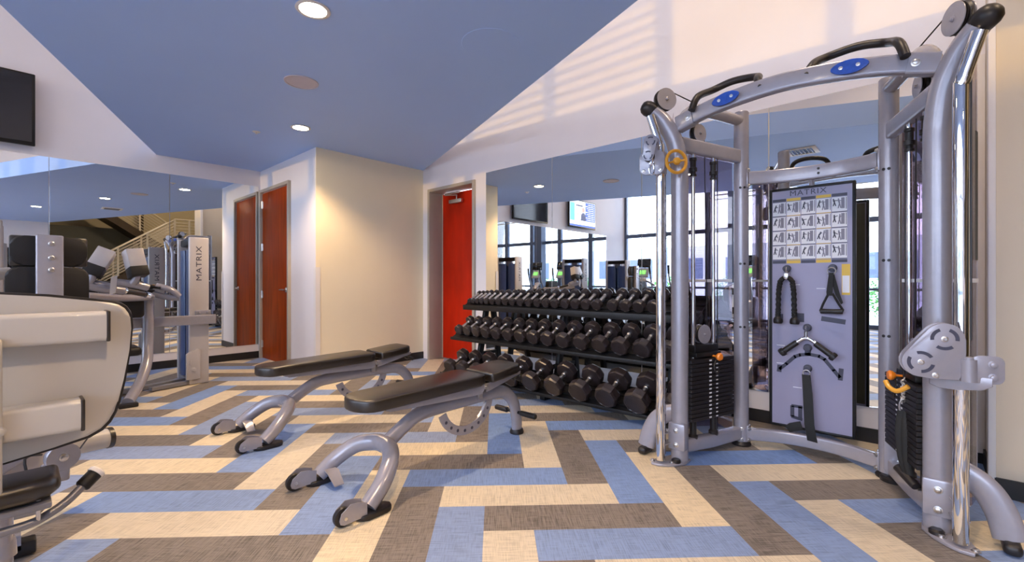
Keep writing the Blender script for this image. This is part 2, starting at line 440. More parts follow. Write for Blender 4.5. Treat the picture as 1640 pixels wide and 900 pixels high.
# mirrors
def mirror(name, c, d, label):
    o = MB().box(c, d, bev=.0015, seg=1).build(name, ['mirror']); return tag(o, label, 'mirror', 'frameless wall mirrors')
seams = [2.475, 1.39, .27, -.85, -1.97, -3.09, -4.32]
lab = ['frameless mirror panel beside the brown door on the television wall', 'frameless mirror panel behind the weight tower lettered MATRIX',
       'frameless mirror panel below the right end of the dark television', 'frameless mirror panel below the left half of the dark television',
       'frameless mirror panel in the gap between the two televisions', 'frameless mirror panel below the television showing a newscast', 'frameless mirror panel nearest the windows']
for i in range(6):
    mirror('wall_mirror', ((seams[i] + seams[i + 1]) / 2, YL - .004, 1.385), (seams[i] - seams[i + 1] - .004, .006, 2.365), lab[i])
sr = [4.19, 3.12, 2.03, .93, -.14]
lab = ['frameless mirror panel beside the red door, behind the dumbbell rack', 'frameless mirror panel behind the middle of the dumbbell rack',
       'frameless mirror panel behind the left tower of the cable machine', 'frameless mirror panel behind the right tower of the cable machine']
for i in range(4):
    mirror('wall_mirror', (XR - .004, (sr[i] + sr[i + 1]) / 2, 1.40), (.006, sr[i] - sr[i + 1] - .004, 2.30), lab[i])

# ceiling fittings
def downlight(x, y, label):
    t = thing('recessed_downlight', label, 'ceiling light', (x, y, HC), 'recessed downlights in the blue ceiling')
    b = MB(); b.lathe([(.075, -.001), (.098, -.001), (.100, -.006), (.092, -.010), (.078, -.008), (.075, -.001)], (x, y, HC), (0, 0, 1), 32); b.build('trim_ring', 'white_trim', t)
    b = MB(); b.lathe([(0, -.004), (.077, -.004), (.077, -.0015), (0, -.0015)], (x, y, HC), (0, 0, 1), 32); b.build('lens', 'lampglow', t)
    l = bpy.data.lights.new('downlight_beam', 'SPOT'); l.energy = 120; l.color = (1, .67, .36); l.spot_size = math.radians(125); l.spot_blend = .55; l.shadow_soft_size = .07
    o = bpy.data.objects.new('downlight_beam', l); COL.objects.link(o); o.location = (x, y, HC - .03)
downlight(1.22, 2.74, 'round recessed downlight nearest above the two benches')
downlight(2.07, 4.95, 'round recessed downlight close to the corner of the beige wall')
downlight(.33, .30, 'round recessed downlight overhead, only seen in the mirrors')
downlight(-.55, -2.05, 'round recessed downlight nearest the stair end of the ceiling')
t = thing('ceiling_speaker', 'round pinkish grey speaker grille set in the blue ceiling', 'speaker', (1.6, 3.81, HC))
b = MB(); b.lathe([(0, -.006), (.118, -.006), (.122, -.001), (0, -.001)], (1.6, 3.81, HC), (0, 0, 1), 40); b.build('grille', 'speaker', t)
b = MB(); b.lathe([(.118, -.001), (.132, -.001), (.130, -.009), (.120, -.009), (.118, -.001)], (1.6, 3.81, HC), (0, 0, 1), 40); b.build('trim_ring', 'speaker', t)
b = MB(); b.lathe([(0, -.003), (.20, -.003), (.203, -.0005), (.19, -.0005), (0, -.0005)], (2.23, 2.23, HC), (0, 0, 1), 40)
tag(b.build('ceiling_cover_plate', 'ceil'), 'faint round blue cover plate flush with the ceiling', 'cover plate')
b = MB(); b.lathe([(0, -.022), (.012, -.022), (.012, -.008), (.036, -.006), (.04, -.0005), (0, -.0005)], (1.8, 5.55 - .1, HC), (0, 0, 1), 20)
tag(b.build('ceiling_sprinkler', 'white_trim'), 'small white sprinkler cap in the blue ceiling', 'sprinkler')
t = thing('ceiling_vent', 'square white air vent in the blue ceiling over the cable machine side', 'vent', (1.5, 1.15, HC))
b = MB()
for dx, dy, w, d in ((0, .15, .36, .05), (0, -.15, .36, .05), (.155, 0, .05, .25), (-.155, 0, .05, .25)): b.box((1.5 + dx, 1.15 + dy, HC - .008), (w, d, .014), bev=.003)
b.build('vent_frame', 'white_trim', t)
b = MB()
for k in range(6): b.box((1.5, 1.05 + .04 * k, HC - .012), (.26, .03, .004), rot=Matrix.Rotation(.6, 3, 'X'))
b.build('louvre', 'greydk', t)

# unseen lamps added on the upper ceiling as warm fill light
for i, (x, y) in enumerate(((-3.6, 4.6), (1.2, .2), (3.4, -3.4), (-3.6, .5))):
    t = thing('high_bay_lamp', ['round white lamp on the high ceiling near the television wall', 'round white lamp on the high ceiling over the cable machine', 'round white lamp on the high ceiling over the stairs', 'round white lamp on the high ceiling by the windows'][i], 'ceiling light', (x, y, TOP), 'lamps on the high ceiling')
    b = MB(); b.lathe([(0, -.10), (.25, -.10), (.30, -.06), (.30, 0), (0, 0)], (x, y, TOP), (0, 0, 1), 32); b.build('housing', 'white_trim', t)
    l = bpy.data.lights.new('high_bay_light', 'AREA'); l.shape = 'DISK'; l.size = .5; l.energy = (30, 90, 70, 30)[i]; l.color = (1, .74, .50)
    o = bpy.data.objects.new('high_bay_light', l); COL.objects.link(o); o.location = (x, y, TOP - .11)

# televisions on the left wall
def television(x, z, label, on):
    t = thing('wall_mounted_television', label, 'television', (x, YL - .05, z - .38), 'wall televisions')
    MB().box((x, YL - .095, z), (1.36, .05, .79), bev=.008).build('bezel', 'blackmetal', t)
    MB().box((x, YL - .03, z), (.4, .06, .3), bev=.01).build('bracket', 'blackmetal', t)
    s = MB().box((x, YL - .1215, z + .008), (1.31, .004, .735)).build('screen', 'screen', t)
    if on:
        b = MB(); y = YL - .1245
        def q(x0, x1, z0, z1, mi, k=0): b.mi = mi; b.box((x + (x0 + x1) / 2, y - k * .0006, z + (z0 + z1) / 2), (x1 - x0, .0006, z1 - z0))
        q(-.65, .65, -.35, .37, 1); q(-.64, -.12, -.18, .36, 0, 1); q(.42, .64, -.2, .3, 2, 1); q(-.65, .65, -.35, -.30, 0, 1); q(.0, .36, .22, .26, 3, 1); q(.05, .3, -.02, .01, 4, 1)
        for k in range(9): q(-.6, -.2 + .07 * math.sin(k * 2.1), -.14 + .055 * k, -.125 + .055 * k, 1, 2)
        b.mi = 4; b.lathe([(0, 0), (.075, 0), (.075, .001), (0, .001)], (x - .02, y - .0015, z + .13), (0, -1, 0), 20)
        b.mi = 3; b.prism([(x - .16, y - .0012, z - .18), (x + .12, y - .0012, z - .18), (x + .09, y - .0012, z - .01), (x + .02, y - .0012, z + .05), (x - .07, y - .0012, z + .05), (x - .14, y - .0012, z - .02)], (0, -1, 0), .0006)
        ms = []
        for nm, c, e in (('blue', (.03, .08, .5), 1.2), ('white', (.8, .85, .9), 1.5), ('teal', (.1, .5, .6), 1.2), ('navy', (.02, .03, .12), .6), ('skin', (.6, .25, .2), 1.2)):
            ms.append(mat('broadcast_' + nm, c, .4, emit=c, estr=e, var=.02))
        b.build('broadcast_picture', ms, s)
    return t
television(-.52, 3.04, 'dark switched off television high on the mirror wall', False)
television(-2.83, 3.06, 'lit television showing a news programme with a man in a suit', True)

# ------------------------------------------------------------------ window wall at x = -5.5
XW = -5.5; WT = 4.8
wallbox('wall_windows', XW - .15, XW, -3.55, YL + .15, WT, TOP)
ys = [7.403 - 1.35 * k for k in range(9)]
for k in range(8):
    y1, y0 = ys[k], ys[k + 1]
    b = MB()
    for y in (y0 + .04, y1 - .04): b.box((XW - .06, y, WT / 2), (.12, .08, WT))
    for z, h_ in ((.05, .1), (.95, .06), (2.62, .12), (WT - .05, .10)): b.box((XW - .06, (y0 + y1) / 2, z), (.10, y1 - y0 - .16, h_))
    w = struct(b.build('window_%d' % (k + 1), 'winframe'))
    MB().box((XW - .06, (y0 + y1) / 2, WT / 2), (.008, y1 - y0 - .16, WT - .1)).build('window_pane', 'glass', w)
b = MB(); b.box((XW + .14, 3.9, WT / 2), (.28, .34, WT)); struct(b.build('wall_window_pier', 'winframe'))
for k, y in enumerate((2.7, 1.35, 4.05)):
    yy = ys[0] - 1.35 * 3.5 + (k - 1) * 1.35
    t = thing('window_blind', ['slatted blind on the high window opposite the red door', 'slatted blind on the high window opposite the cable machine', 'slatted blind on the high window opposite the dumbbell rack'][k], 'blind', (XW + .05, yy, 3.5), 'slatted blinds on the high windows')
    b = MB()
    for j in range(9): b.box((XW + .05, yy, 3.5 + .125 * j), (.012, 1.2, .045), rot=Matrix.Rotation(.5, 3, 'Y'))
    b.build('slats', 'white_trim', t)
    MB().box((XW + .05, yy, 4.70), (.05, 1.22, .05), bev=.004).build('head_rail', 'white_trim', t)
# outside
b = MB(); b.box((-26, 2, -.25), (40.8, 70, .2)); struct(b.build('exterior_ground', 'pave'))
t = thing('office_building', 'pale office block across the street outside the windows', 'building', (-30, 4, -.15))
MB().box((-32, 4, 1.95), (4, 44, 4.2)).build('facade', 'facade', t)
for i in range(10):
    for j in range(1):
        b = MB(); b.box((-29.97, -16 + 4.4 * i, 2.2 + 3.4 * j), (.08, 2.6, 1.7)); b.build('window', 'winframe', t)
for i in range(5):
    x, y = -9.5 - .7 * (i % 2), -1.5 + 2.3 * i
    t = thing('shrub', ['leafy shrub outside the windows, farthest from the television wall', 'leafy shrub outside, second from the stair end of the windows', 'leafy shrub outside the middle of the window wall', 'leafy shrub outside, second from the television wall', 'leafy shrub outside, nearest the television wall'][i], 'shrub', (x, y, -.15), 'shrubs outside the windows')
    b = MB(); rnd = random.Random(i)
    for k in range(420):
        d = V((rnd.gauss(0, 1), rnd.gauss(0, 1), rnd.gauss(0, 1))).normalized() * (.45 + .25 * rnd.random())
        p = V((x, y, .62)) + V((d.x, d.y, d.z * 1.05)); u = V((rnd.gauss(0, 1), rnd.gauss(0, 1), rnd.gauss(0, 1))).normalized() * .07; w_ = u.cross(d).normalized() * .035
        b.face([p - u, p + w_, p + u, p - w_])
    b.build('foliage', 'leaf', t)
    MB().tube([(x, y, -.15), (x + .02, y, .3), (x, y + .03, .7)], [.04, .03, .02], 8).build('stem', 'brownmetal', t)

# ------------------------------------------------------------------ stairs at the far end, seen in the left mirror
t = thing('staircase', 'steel staircase with bar railings and two flights', 'staircase', (3.4, -4.9, 0))
def flight(x0, z0, x1, z1, y, w, name):
    b = MB(); n = int(abs(z1 - z0) / .172)
    b.mi = 0
    for yy in (y - w / 2, y + w / 2): b.prism([(x0, yy, z0 - .12), (x1, yy, z1 - .12), (x1, yy, z1 + .16), (x0, yy, z0 + .16)], (0, 1, 0), .04)
    b.build(name, 'brownmetal', t)
    for k in range(n):
        f_ = (k + .5) / n
        MB().box((x0 + (x1 - x0) * f_, y, z0 + (z1 - z0) * f_ + .05), (abs(x1 - x0) / n + .03, w - .02, .035), bev=.003).build('tread', 'brownmetal', t)
def railing(x0, z0, x1, z1, y, nm):
    b = MB(); L = 9
    for k in range(L): b.cyl((x0, y, z0 + .14 + .1 * k), (x1, y, z1 + .14 + .1 * k), .012, 6)
    b.cyl((x0, y, z0 + 1.05), (x1, y, z1 + 1.05), .022, 10)
    for k in range(5):
        f_ = k / 4; xx = x0 + (x1 - x0) * f_; zz = z0 + (z1 - z0) * f_; b.box((xx, y, zz + .53), (.05, .05, 1.06))
    b.build(nm, 'railsteel', t)
flight(.75, .12, 3.65, 2.16, -4.45, 1.1, 'stringer')
railing(.75, .12, 3.65, 2.16, -3.93, 'railing'); railing(.75, .12, 3.65, 2.16, -4.97, 'railing')
MB().box((4.5, -5.1, 2.12), (1.7, 2.5, .16)).build('landing', 'brownmetal', t)
railing(3.65, 2.18, 5.3, 2.18, -3.9, 'railing')
flight(3.65, 2.2, .75, 4.25, -5.75, 1.1, 'stringer')
railing(3.65, 2.2, .75, 4.25, -5.23, 'railing')
for x in (3.68, 5.3):
    MB().box((x, -3.88, 1.05), (.09, .09, 2.1)).build('post', 'brownmetal', t)
MB().box((3.1, -6.25, 2.3), (.14, .14, 4.6)).build('post', 'brownmetal', t)
b = MB(); b.prism([(3.65, -6.28, 2.1), (.75, -6.28, 4.15), (.75, -5.2, 4.15), (3.65, -5.2, 2.1)], (0, 0, 1), .03); b.build('soffit_panel', 'brownmetal', t)
t = thing('wall_screen', 'large black screen mounted on the wall opposite the mirror', 'screen', (-.05, -3.36, 1.2))
MB().box((-.05, -3.355, 1.62), (1.15, .05, .86), bev=.008).build('bezel', 'blackmetal', t)
MB().box((-.05, -3.328, 1.62), (1.09, .004, .80)).build('glass_front', 'screen', t)
# console against the near wall
t = thing('side_console', 'low black console standing against the wall opposite the mirror', 'console', (-1.1, -3.1, 0))
MB().box((-1.1, -3.13, .45), (1.5, .42, .9), bev=.01).build('body', 'blackmetal', t)
MB().box((-1.1, -3.13, .915), (1.56, .46, .03), bev=.006).build('top', 'cream', t)

# ------------------------------------------------------------------ adjustable benches (local: x from wheels to rear, y across)
def make_bench():
    t = thing('weight_bench', 'x', 'bench', (0, 0, 0), 'adjustable benches side by side')
    X = lambda v: v - 1.10
    b = MB(); b.tube([(X(1.42), 0, .205), (X(1.55), 0, .285), (X(1.66), 0, .335), (X(1.80), 0, .348), (X(2.05), 0, .352), (X(2.28), 0, .352), (X(2.42), 0, .335), (X(2.52), 0, .25), (X(2.56), 0, .12), (X(2.565), 0, .03)],
                     1, 18, 6, flat=(.034, .046)); b.build('main_beam', 'grey', t)
    b = MB(); b.tube([(X(1.17), .265, .045), (X(1.26), .245, .12), (X(1.35), .18, .19), (X(1.41), .08, .215), (X(1.42), 0, .22), (X(1.41), -.08, .215), (X(1.35), -.18, .19), (X(1.26), -.245, .12), (X(1.17), -.265, .045)], [.044, .045, .046, .047, .047, .047, .046, .045, .044], 18, 6)
    b.build('front_foot', 'grey', t)
    for s in (1, -1):
        y = s * .272
        b = MB(); b.prism([(X(1.195) + c, y + d, .003) for c, d in rounded(.185, .094, .043, 6)], (0, 0, 1), .024, bev=.005); b.build('foot_pad', 'rubber', t)
        b = MB(); b.lathe([(0, -.016), (.034, -.016), (.044, -.012), (.046, 0), (.044, .012), (.034, .016), (0, .016)], (X(1.035), y, .047), (0, 1, 0), 28); w = b.build('wheel', 'rubber', t)
        b = MB()
        for e in (-1, 1):
            yy = y + e * .026
            b.prism([(X(1.005), yy, .045), (X(1.015), yy, .075), (X(1.06), yy, .105), (X(1.10), yy, .10), (X(1.145), yy, .085), (X(1.145), yy, .02), (X(1.07), yy, .02), (X(1.03), yy, .018), (X(1.01), yy, .028)], (0, e, 0), .004)
        b.build('wheel_bracket', 'grey', t)
        MB().cyl((X(1.035), y - .034, .047), (X(1.035), y + .034, .047), .008, 10).build('axle', 'steel', w)
    b = MB(); b.prism([(X(1.18), .235, .078), (X(1.24), .235, .078), (X(1.24), .17, .078), (X(1.235), .10, .02), (X(1.18), .10, .02), (X(1.175), .17, .07)], (0, 0, 1), .008, bev=.002); b.build('foot_tab', 'grey', t)
    b = MB(); b.lathe([(0, .002), (.052, .002), (.054, .012), (.046, .034), (0, .034)], (X(2.565), 0, 0), (0, 0, 1), 24); b.build('rear_foot_cap', 'rubber', t)
    # pads
    pts = []
    for k in range(11):
        a = PI / 2 + PI * k / 10; pts.append((X(1.315) + .115 * math.cos(a), .142 * math.sin(a) if abs(math.sin(a)) < .99 else .142 * math.sin(a), .452))
    pts = [(X(1.32) + .115 * math.cos(PI / 2 + PI * k / 10), .142 * math.sin(PI / 2 + PI * k / 10), .450) for k in range(11)]
    pts += [(X(2.06), -.142, .462), (X(2.10), -.135, .463), (X(2.115), -.115, .463), (X(2.115), .115, .463), (X(2.10), .135, .463), (X(2.06), .142, .462)]
    b = MB(); b.prism(pts, (0, 0, 1), .068, bev=.013, seg=3); b.build('back_pad', 'vinyl', t, 50)
    pts = [(X(2.17), -.125, .462), (X(2.18), -.138, .462), (X(2.42), -.138, .485), (X(2.475), -.11, .49), (X(2.485), -.08, .49), (X(2.485), .08, .49), (X(2.475), .11, .49), (X(2.42), .138, .485), (X(2.18), .138, .462), (X(2.17), .125, .462)]
    b = MB(); b.prism(pts, (-.06, 0, 1), .066, bev=.014, seg=3); b.build('seat_pad', 'vinyl', t, 50)
    b = MB()
    for s in (-1, 1):
        b.prism([(X(1.36), s * .10, .450), (X(2.12), s * .10, .462), (X(2.13), s * .10, .43), (X(2.10), s * .10, .395), (X(1.40), s * .10, .425)], (0, s, 0), .004)
    b.box((X(1.74), 0, .438), (.72, .2, .012)); b.build('back_pad_frame', 'grey', t)
    b = MB()
    for s in (-1, 1): b.prism([(X(2.14), s * .09, .455), (X(2.50), s * .09, .49), (X(2.50), s * .09, .472), (X(2.19), s * .09, .405), (X(2.15), s * .09, .40)], (0, s, 0), .004)
    b.box((X(2.31), 0, .455), (.3, .18, .01), rot=Matrix.Rotation(-.09, 3, 'Y')); b.build('seat_pad_frame', 'grey', t)
    b = MB(); b.cyl((X(2.135), -.115, .435), (X(2.135), .115, .435), .013, 12); b.box((X(2.135), -.05, .40), (.035, .012, .10)); b.box((X(2.135), .05, .40), (.035, .012, .10)); b.build('pivot', 'steel', t)
    # quadrant with holes
    c = V((X(2.05), 0, .345)); out = []; inn = []
    for k in range(19):
        a = math.radians(196 + k * 8.6); out.append((c.x + .245 * math.cos(a), -.012, c.z + .225 * math.sin(a))); inn.append((c.x + .185 * math.cos(a), -.012, c.z + .165 * math.sin(a)))
    b = MB(); b.mi = 0; b.prism(out + inn[::-1], (0, 1, 0), .010)
    b.mi = 1
    for k in range(2, 18, 2):
        a = math.radians(196 + k * 8.6); p = (c.x + .215 * math.cos(a), -.0125, c.z + .195 * math.sin(a)); b.lathe([(0, 0), (.011, 0), (.011, .013), (0, .013)], p, (0, 1, 0), 12)
    b.build('adjustment_arc', ['grey', 'navy'], t)
    b = MB(); b.tube([(X(2.30), .03, .36), (X(2.25), .03, .25), (X(2.20), .03, .19)], 1, 8, flat=(.012, .022)); b.build('lock_arm', 'steel', t)
    b = MB(); b.cyl((X(2.545), -.12, .165), (X(2.545), .2, .165), .012, 12); b.build('handle_bar', 'blackmetal', t)
    for s in (-1, 1):
        y0, y1 = (.075, .20) if s > 0 else (-.20, -.055)
        b = MB(); b.lathe([(0, 0), (.017, 0), (.021, .006), (.020, abs(y1 - y0) - .006), (.016, abs(y1 - y0)), (0, abs(y1 - y0))], (X(2.545), y0, .165), (0, 1, 0), 18); b.build('grip', 'rubber', t)
    b = MB()
    for e in (.03, -.03): b.cyl((X(2.515), e, .435), (X(2.56), e * 1.3, .41), .016, 10)
    b.build('stop_bumper', 'rubber', t)
    return t
def copy_tree(o, parent=None):
    c = o.copy(); COL.objects.link(c); c.parent = parent
    for ch in list(o.children): copy_tree(ch, c)
    return c
B1 = make_bench(); B2 = copy_tree(B1)
B1.location = (1.10, 2.285, 0); B1['label'] = 'grey adjustable bench with dark brown pads, nearest the cable machine and camera'
B2.location = (1.09, 3.63, 0); B2['label'] = 'grey adjustable bench with dark brown pads, farther one in front of the beige wall'

# ------------------------------------------------------------------ dumbbell rack and dumbbells
RY0, RY1 = 1.36, 4.12
R = thing('dumbbell_rack', 'long black three tier dumbbell rack in front of the mirror wall', 'rack', (3.6, 2.75, 0))
def tier(xf, zf, xb, zb, lip, name='tray'):
    b = MB(); L = RY1 - RY0 + .04; yc = (RY0 + RY1) / 2
    d = V((xb - xf, 0, zb - zf)); n = V((-d.z, 0, d.x)).normalized(); a = math.atan2(d.z, d.x)
    rt = Matrix.Rotation(-a, 3, 'Y')
    c = V(((xf + xb) / 2, yc, (zf + zb) / 2))
    b.box(c - n * .014, (d.length, L, .008), rot=rt)
    b.box((xf + .006, yc, zf - lip / 2 + .010), (.010, L, lip), bev=.003)
    b.box(V((xb, yc, zb)) + n * .004, (.010, L, .03), rot=rt, bev=.003)
    for f_ in (.30, .70): b.box(V((xf, yc, zf)) + d * f_ - n * .004, (.035, L, .014), rot=rt, bev=.004)
    b.build(name, 'blackmetal', R)
TIERS = ((3.795, .925, .50, .150, .060), (3.626, .569, .48, .180, .036), (3.447, .158, .45, .150, .030))
for tx, tz, ta, th_, lp in TIERS: tier(tx - th_ * math.cos(ta), tz - th_ * math.sin(ta), tx + th_ * math.cos(ta), tz + th_ * math.sin(ta), lp)
for y in (3.86, 2.72, 1.56):
    b = MB(); b.tube([(3.62, y, .03), (3.72, y, .45), (3.80, y, .88)], 1, square=True, flat=(.035, .022), up=V((0, 1, 0))); b.build('upright', 'blackmetal', R)
    b = MB(); b.tube([(4.02, y, .03), (3.96, y, .50), (3.88, y, .94)], 1, square=True, flat=(.035, .022), up=V((0, 1, 0))); b.build('upright', 'blackmetal', R)
    b = MB(); b.box((3.73, y, .028), (.62, .06, .05), bev=.006); b.build('foot', 'blackmetal', R)
    b = MB(); b.box((3.74, y, .30), (.42, .04, .04), bev=.004); b.build('cross_brace', 'blackmetal', R)

def dumbbell(x, y, z, ang, rad, hl, gap, label, group, turn=0):
    """axis towards the mirror; rad head radius, hl head length, gap clear handle length"""
    t = thing('dumbbell', label, 'dumbbell', (x, y, z), group)
    n = 8 if rad > .05 else 8
    ax = V((math.cos(ang), 0, math.sin(ang))); f = frame_z(V((0, 0, 0)), ax, V((0, 1, 0)))
    def ring(r, d, k0): return [(r, d)]
    for s in (-1, 1):
        b = MB(); rings = []
        o0 = s * gap / 2
        prof = [(.60 * rad, 0), (.93 * rad, .10 * hl), (rad, .22 * hl), (rad, .80 * hl), (.90 * rad, .97 * hl), (.80 * rad, hl), (.76 * rad, .965 * hl), (0, .965 * hl)]
        seg = n * 3
        for r, d in prof:
            c = f @ V((0, 0, o0 + s * d))
            if r < 1e-6: rings.append([b.bm.verts.new(c)]); continue
            rg = []
            for k in range(seg):
                a = 2 * PI * k / seg + PI / n * 0 + turn
                # octagon with eased corners
                la = (2 * PI * k / seg) % (2 * PI / n) - PI / n
                rr = r * min(1.0, math.cos(PI / n) / math.cos(la) * 1.012)
                if r < .8 * rad and d > .5 * hl: rr = r * .98
                rg.append(b.bm.verts.new(c + f @ V((rr * math.cos(a), rr * math.sin(a), 0))))
            rings.append(rg)
        for p, q in zip(rings, rings[1:]):
            for k in range(seg):
                k2 = (k + 1) % seg
                if len(q) == 1: b.bm.faces.new((p[k], p[k2], q[0]))
                else: b.bm.faces.new((p[k], p[k2], q[k2], q[k]))
        b.bm.faces.new(rings[0])
        # raised ring and weight boss on the face
        for f2 in b.bm.faces: f2.material_index = 0
        b.bm.verts.index_update()
        bmx = b
        for v in b.bm.verts: v.co += V((x, y, z))
        bmx.build('head', 'urethane', t, 20)
    b = MB(); g = gap / 2 + .01; hr = min(.0175, rad * .5)
    b.lathe([(0, -g), (hr * 1.25, -g), (hr * 1.25, -g + .022), (hr, -g + .028), (hr * 1.08, -g * .4), (hr * 1.12, 0), (hr * 1.08, g * .4), (hr, g - .028), (hr * 1.25, g - .022), (hr * 1.25, g), (0, g)], (x, y, z), ax, 14)
    b.build('handle', 'steel', t)
    return t
ORD = ['first', 'second', 'third', 'fourth', 'fifth', 'sixth', 'seventh', 'eighth', 'ninth', 'tenth', 'eleventh', 'twelfth', 'thirteenth', 'fourteenth', 'fifteenth', 'sixteenth', 'seventeenth', 'eighteenth', 'nineteenth', 'twentieth', 'twenty-first', 'twenty-second']
topy = [4.05, 3.985, 3.915, 3.84, 3.755, 3.66, 3.56, 3.455, 3.346, 3.231, 3.112, 2.992, 2.876, 2.763, 2.633, 2.512, 2.39, 2.268, 2.100, 1.974, 1.842, 1.706]
midy = [4.02, 3.875, 3.725, 3.57, 3.411, 3.237, 3.063, 2.889, 2.708, 2.522, 2.319, 2.117, 1.921, 1.715, 1.509]
boty = [3.942, 3.735, 3.51, 3.275, 3.02, 2.76, 2.485, 2.206, 1.938, 1.668, 1.40]
for tx_, ys_, spec in ((0, topy, lambda i, f_: (min(.033 + .027 * f_, .92 * (topy[max(i - 1, 0)] - topy[min(i + 1, 21)]) / 4 if 0 < i < 21 else (.030 if i == 0 else .06)), .040 + .026 * f_, .140)),
                      (1, midy, lambda i, f_: (min(.062 + .024 * f_, .0715 + .003 * i), .062 + .028 * f_, .135)),
                      (2, boty, lambda i, f_: (.087 + .021 * f_, .084 + .022 * f_, .125))):
    x_, z_, a_ = TIERS[tx_][:3]
    for i, y in enumerate(ys_):
        rad, hl_, gp = spec(i, i / (len(ys_) - 1)); off = rad + .006
        dumbbell(x_ - math.sin(a_) * off, y, z_ + math.cos(a_) * off, a_, rad, hl_, gp,
                 ('large ' if tx_ == 2 else '') + 'black dumbbell with chrome handle, %s from the red door on the %s tier' % (ORD[i], ('top', 'middle', 'bottom')[tx_]), 'dumbbells on the %s tier' % ('top', 'middle', 'bottom')[tx_])

# ------------------------------------------------------------------ functional trainer (two cable towers)
FC = .555
F = thing('cable_machine', 'tall silver grey twin tower cable crossover machine with arched pull up beam', 'exercise machine', (3.15, FC, 0))
def P(x, o, z, s): return V((x, FC + s * o, z))
def bolt(p, d, r=.011, parent=None, m='steel', b=None):
    q = b or MB(); q.lathe([(0, 0), (r * 1.5, 0), (r * 1.5, .002), (r, .003), (r, .010), (r * .7, .012), (0, .012)], p, d, 14)
    if not b: q.build('bolt', m, parent or F)
for s in (1, -1):
    side = 'left' if s > 0 else 'right'
    # front column, bending out and forward at the top
    b = MB(); b.tube([P(2.86, .60, 0.01, s), P(2.86, .60, .8, s), P(2.86, .60, 1.70, s), P(2.857, .603, 1.88, s), P(2.835, .625, 2.04, s), P(2.79, .68, 2.17, s), P(2.735, .74, 2.245, s)], [.053] * 5 + [.05, .043], 24, 6)
    fc = b.build('front_column', 'grey', F)
    b = MB(); b.lathe([(0, -.02), (.044, -.02), (.048, 0), (.048, .03), (.040, .052), (.024, .066), (0, .07)], P(2.74, .735, 2.24, s), (-.62, s * .66, .42), 24); b.build('column_cap', 'rubber', fc)
    # chrome guide column with hole strip
    b = MB(); b.tube([P(2.73, .67, .03, s), P(2.73, .67, 1.0, s), P(2.73, .67, 1.90, s), P(2.725, .675, 2.0, s), P(2.715, .70, 2.10, s), P(2.705, .725, 2.19, s)], .027, 20, 6); gc = b.build('guide_column', 'chrome', F)
    b = MB(); b.mi = 0; b.box(P(2.772, .668, .98, s), (.040, .014, 1.86), bev=.003)
    b.mi = 1
    for k in range(22):
        z = .14 + .08 * k
        b.lathe([(0, 0), (.0065, 0), (.0065, .003), (0, .003)], V(P(2.778, .661, z, s)), (0, -s, 0), 10)
    b.build('hole_strip', ['grey', 'black'], gc)
    # rear column
    b = MB(); b.tube([P(3.45, .40, .02, s), P(3.45, .40, 2.33, s)], .048, 24); rc = b.build('rear_column', 'grey', F)
    b = MB(); b.lathe([(0, 0), (.046, 0), (.044, .006), (0, .010)], P(3.45, .40, 2.33, s), (0, 0, 1), 24); b.build('column_cap', 'grey', rc)
    b = MB(); b.lathe([(0, 0), (.062, 0), (.064, .01), (.052, .03), (0, .03)], P(3.45, .40, .002, s), (0, 0, 1), 24); b.build('foot_cap', 'rubber', rc)
    b = MB()
    for z in (1.80, 1.27, .83):
        for da in (0, .55):
            d = V((-math.cos(da + .15), -s * math.sin(da + .15) if s > 0 else -math.sin(da - .5), 0)); d.normalize()
            b.lathe([(0, 0), (.0085, 0), (.0085, .004), (0, .004)], P(3.45, .40, z, s) + d * .046, d, 12)
    b.build('bolt_hole', 'black', rc)
    for z in (.12, .05):
        d = V((-.95, -.3 * 1, 0)).normalized(); bolt(P(3.45, .40, z, s) + d * .046, d, .009, rc)
    # top tube to the rear column
    b = MB(); b.tube([P(2.85, .59, 2.13, s), P(2.90, .575, 2.21, s), P(2.99, .55, 2.262, s), P(3.12, .51, 2.275, s), P(3.45, .40, 2.275, s)], .038, 20, 6); b.build('top_tube', 'grey', F)
    # upper square brace
    b = MB(); b.tube([P(2.86, .60, 2.02, s), P(3.14, .505, 2.02, s), P(3.45, .40, 2.02, s)], 1, square=True, flat=(.026, .046)); br = b.build('upper_brace', 'grey', F)
    # floor member and foot plate
    b = MB(); b.tube([P(2.86, .60, .10, s), P(3.14, .505, .085, s), P(3.45, .40, .09, s)], 1, square=True, flat=(.03, .042)); b.build('base_tube', 'grey', F)
    c = P(2.80, .635, 0, s)
    out = []
    for px_, py_ in ((-.115, .03), (-.115, .075), (-.06, .09), (.02, .06), (.10, .03), (.125, -.03), (.10, -.09), (.02, -.09), (-.05, -.05), (-.09, -.01)): out.append((c.x + px_, c.y + s * py_, .002))
    b = MB(); b.prism(out, (0, 0, 1), .014, bev=.003); fp = b.build('foot_plate', 'grey', F)
    for z in (.19, .12):
        b = MB(); b.prism([P(2.83, .63, z, s), P(2.74, .645, z, s), P(2.735, .70, z, s), P(2.78, .70, z, s), P(2.86, .67, z, s)], (0, 0, 1), .006); b.build('gusset', 'grey', F)
    for q, o in ((2.765, .61), (2.715, .715)):
        b = MB(); bolt(P(q, o, .016, s), (0, 0, 1), .011, None, 'steel', b); b.build('bolt', 'steel', fp)
    b = MB(); b.lathe([(0, 0), (.028, 0), (.028, .014), (.02, .022), (0, .022)], P(2.79, .595, .016, s), (0, 0, 1), 16); b.build('levelling_foot', 'rubber', fp)
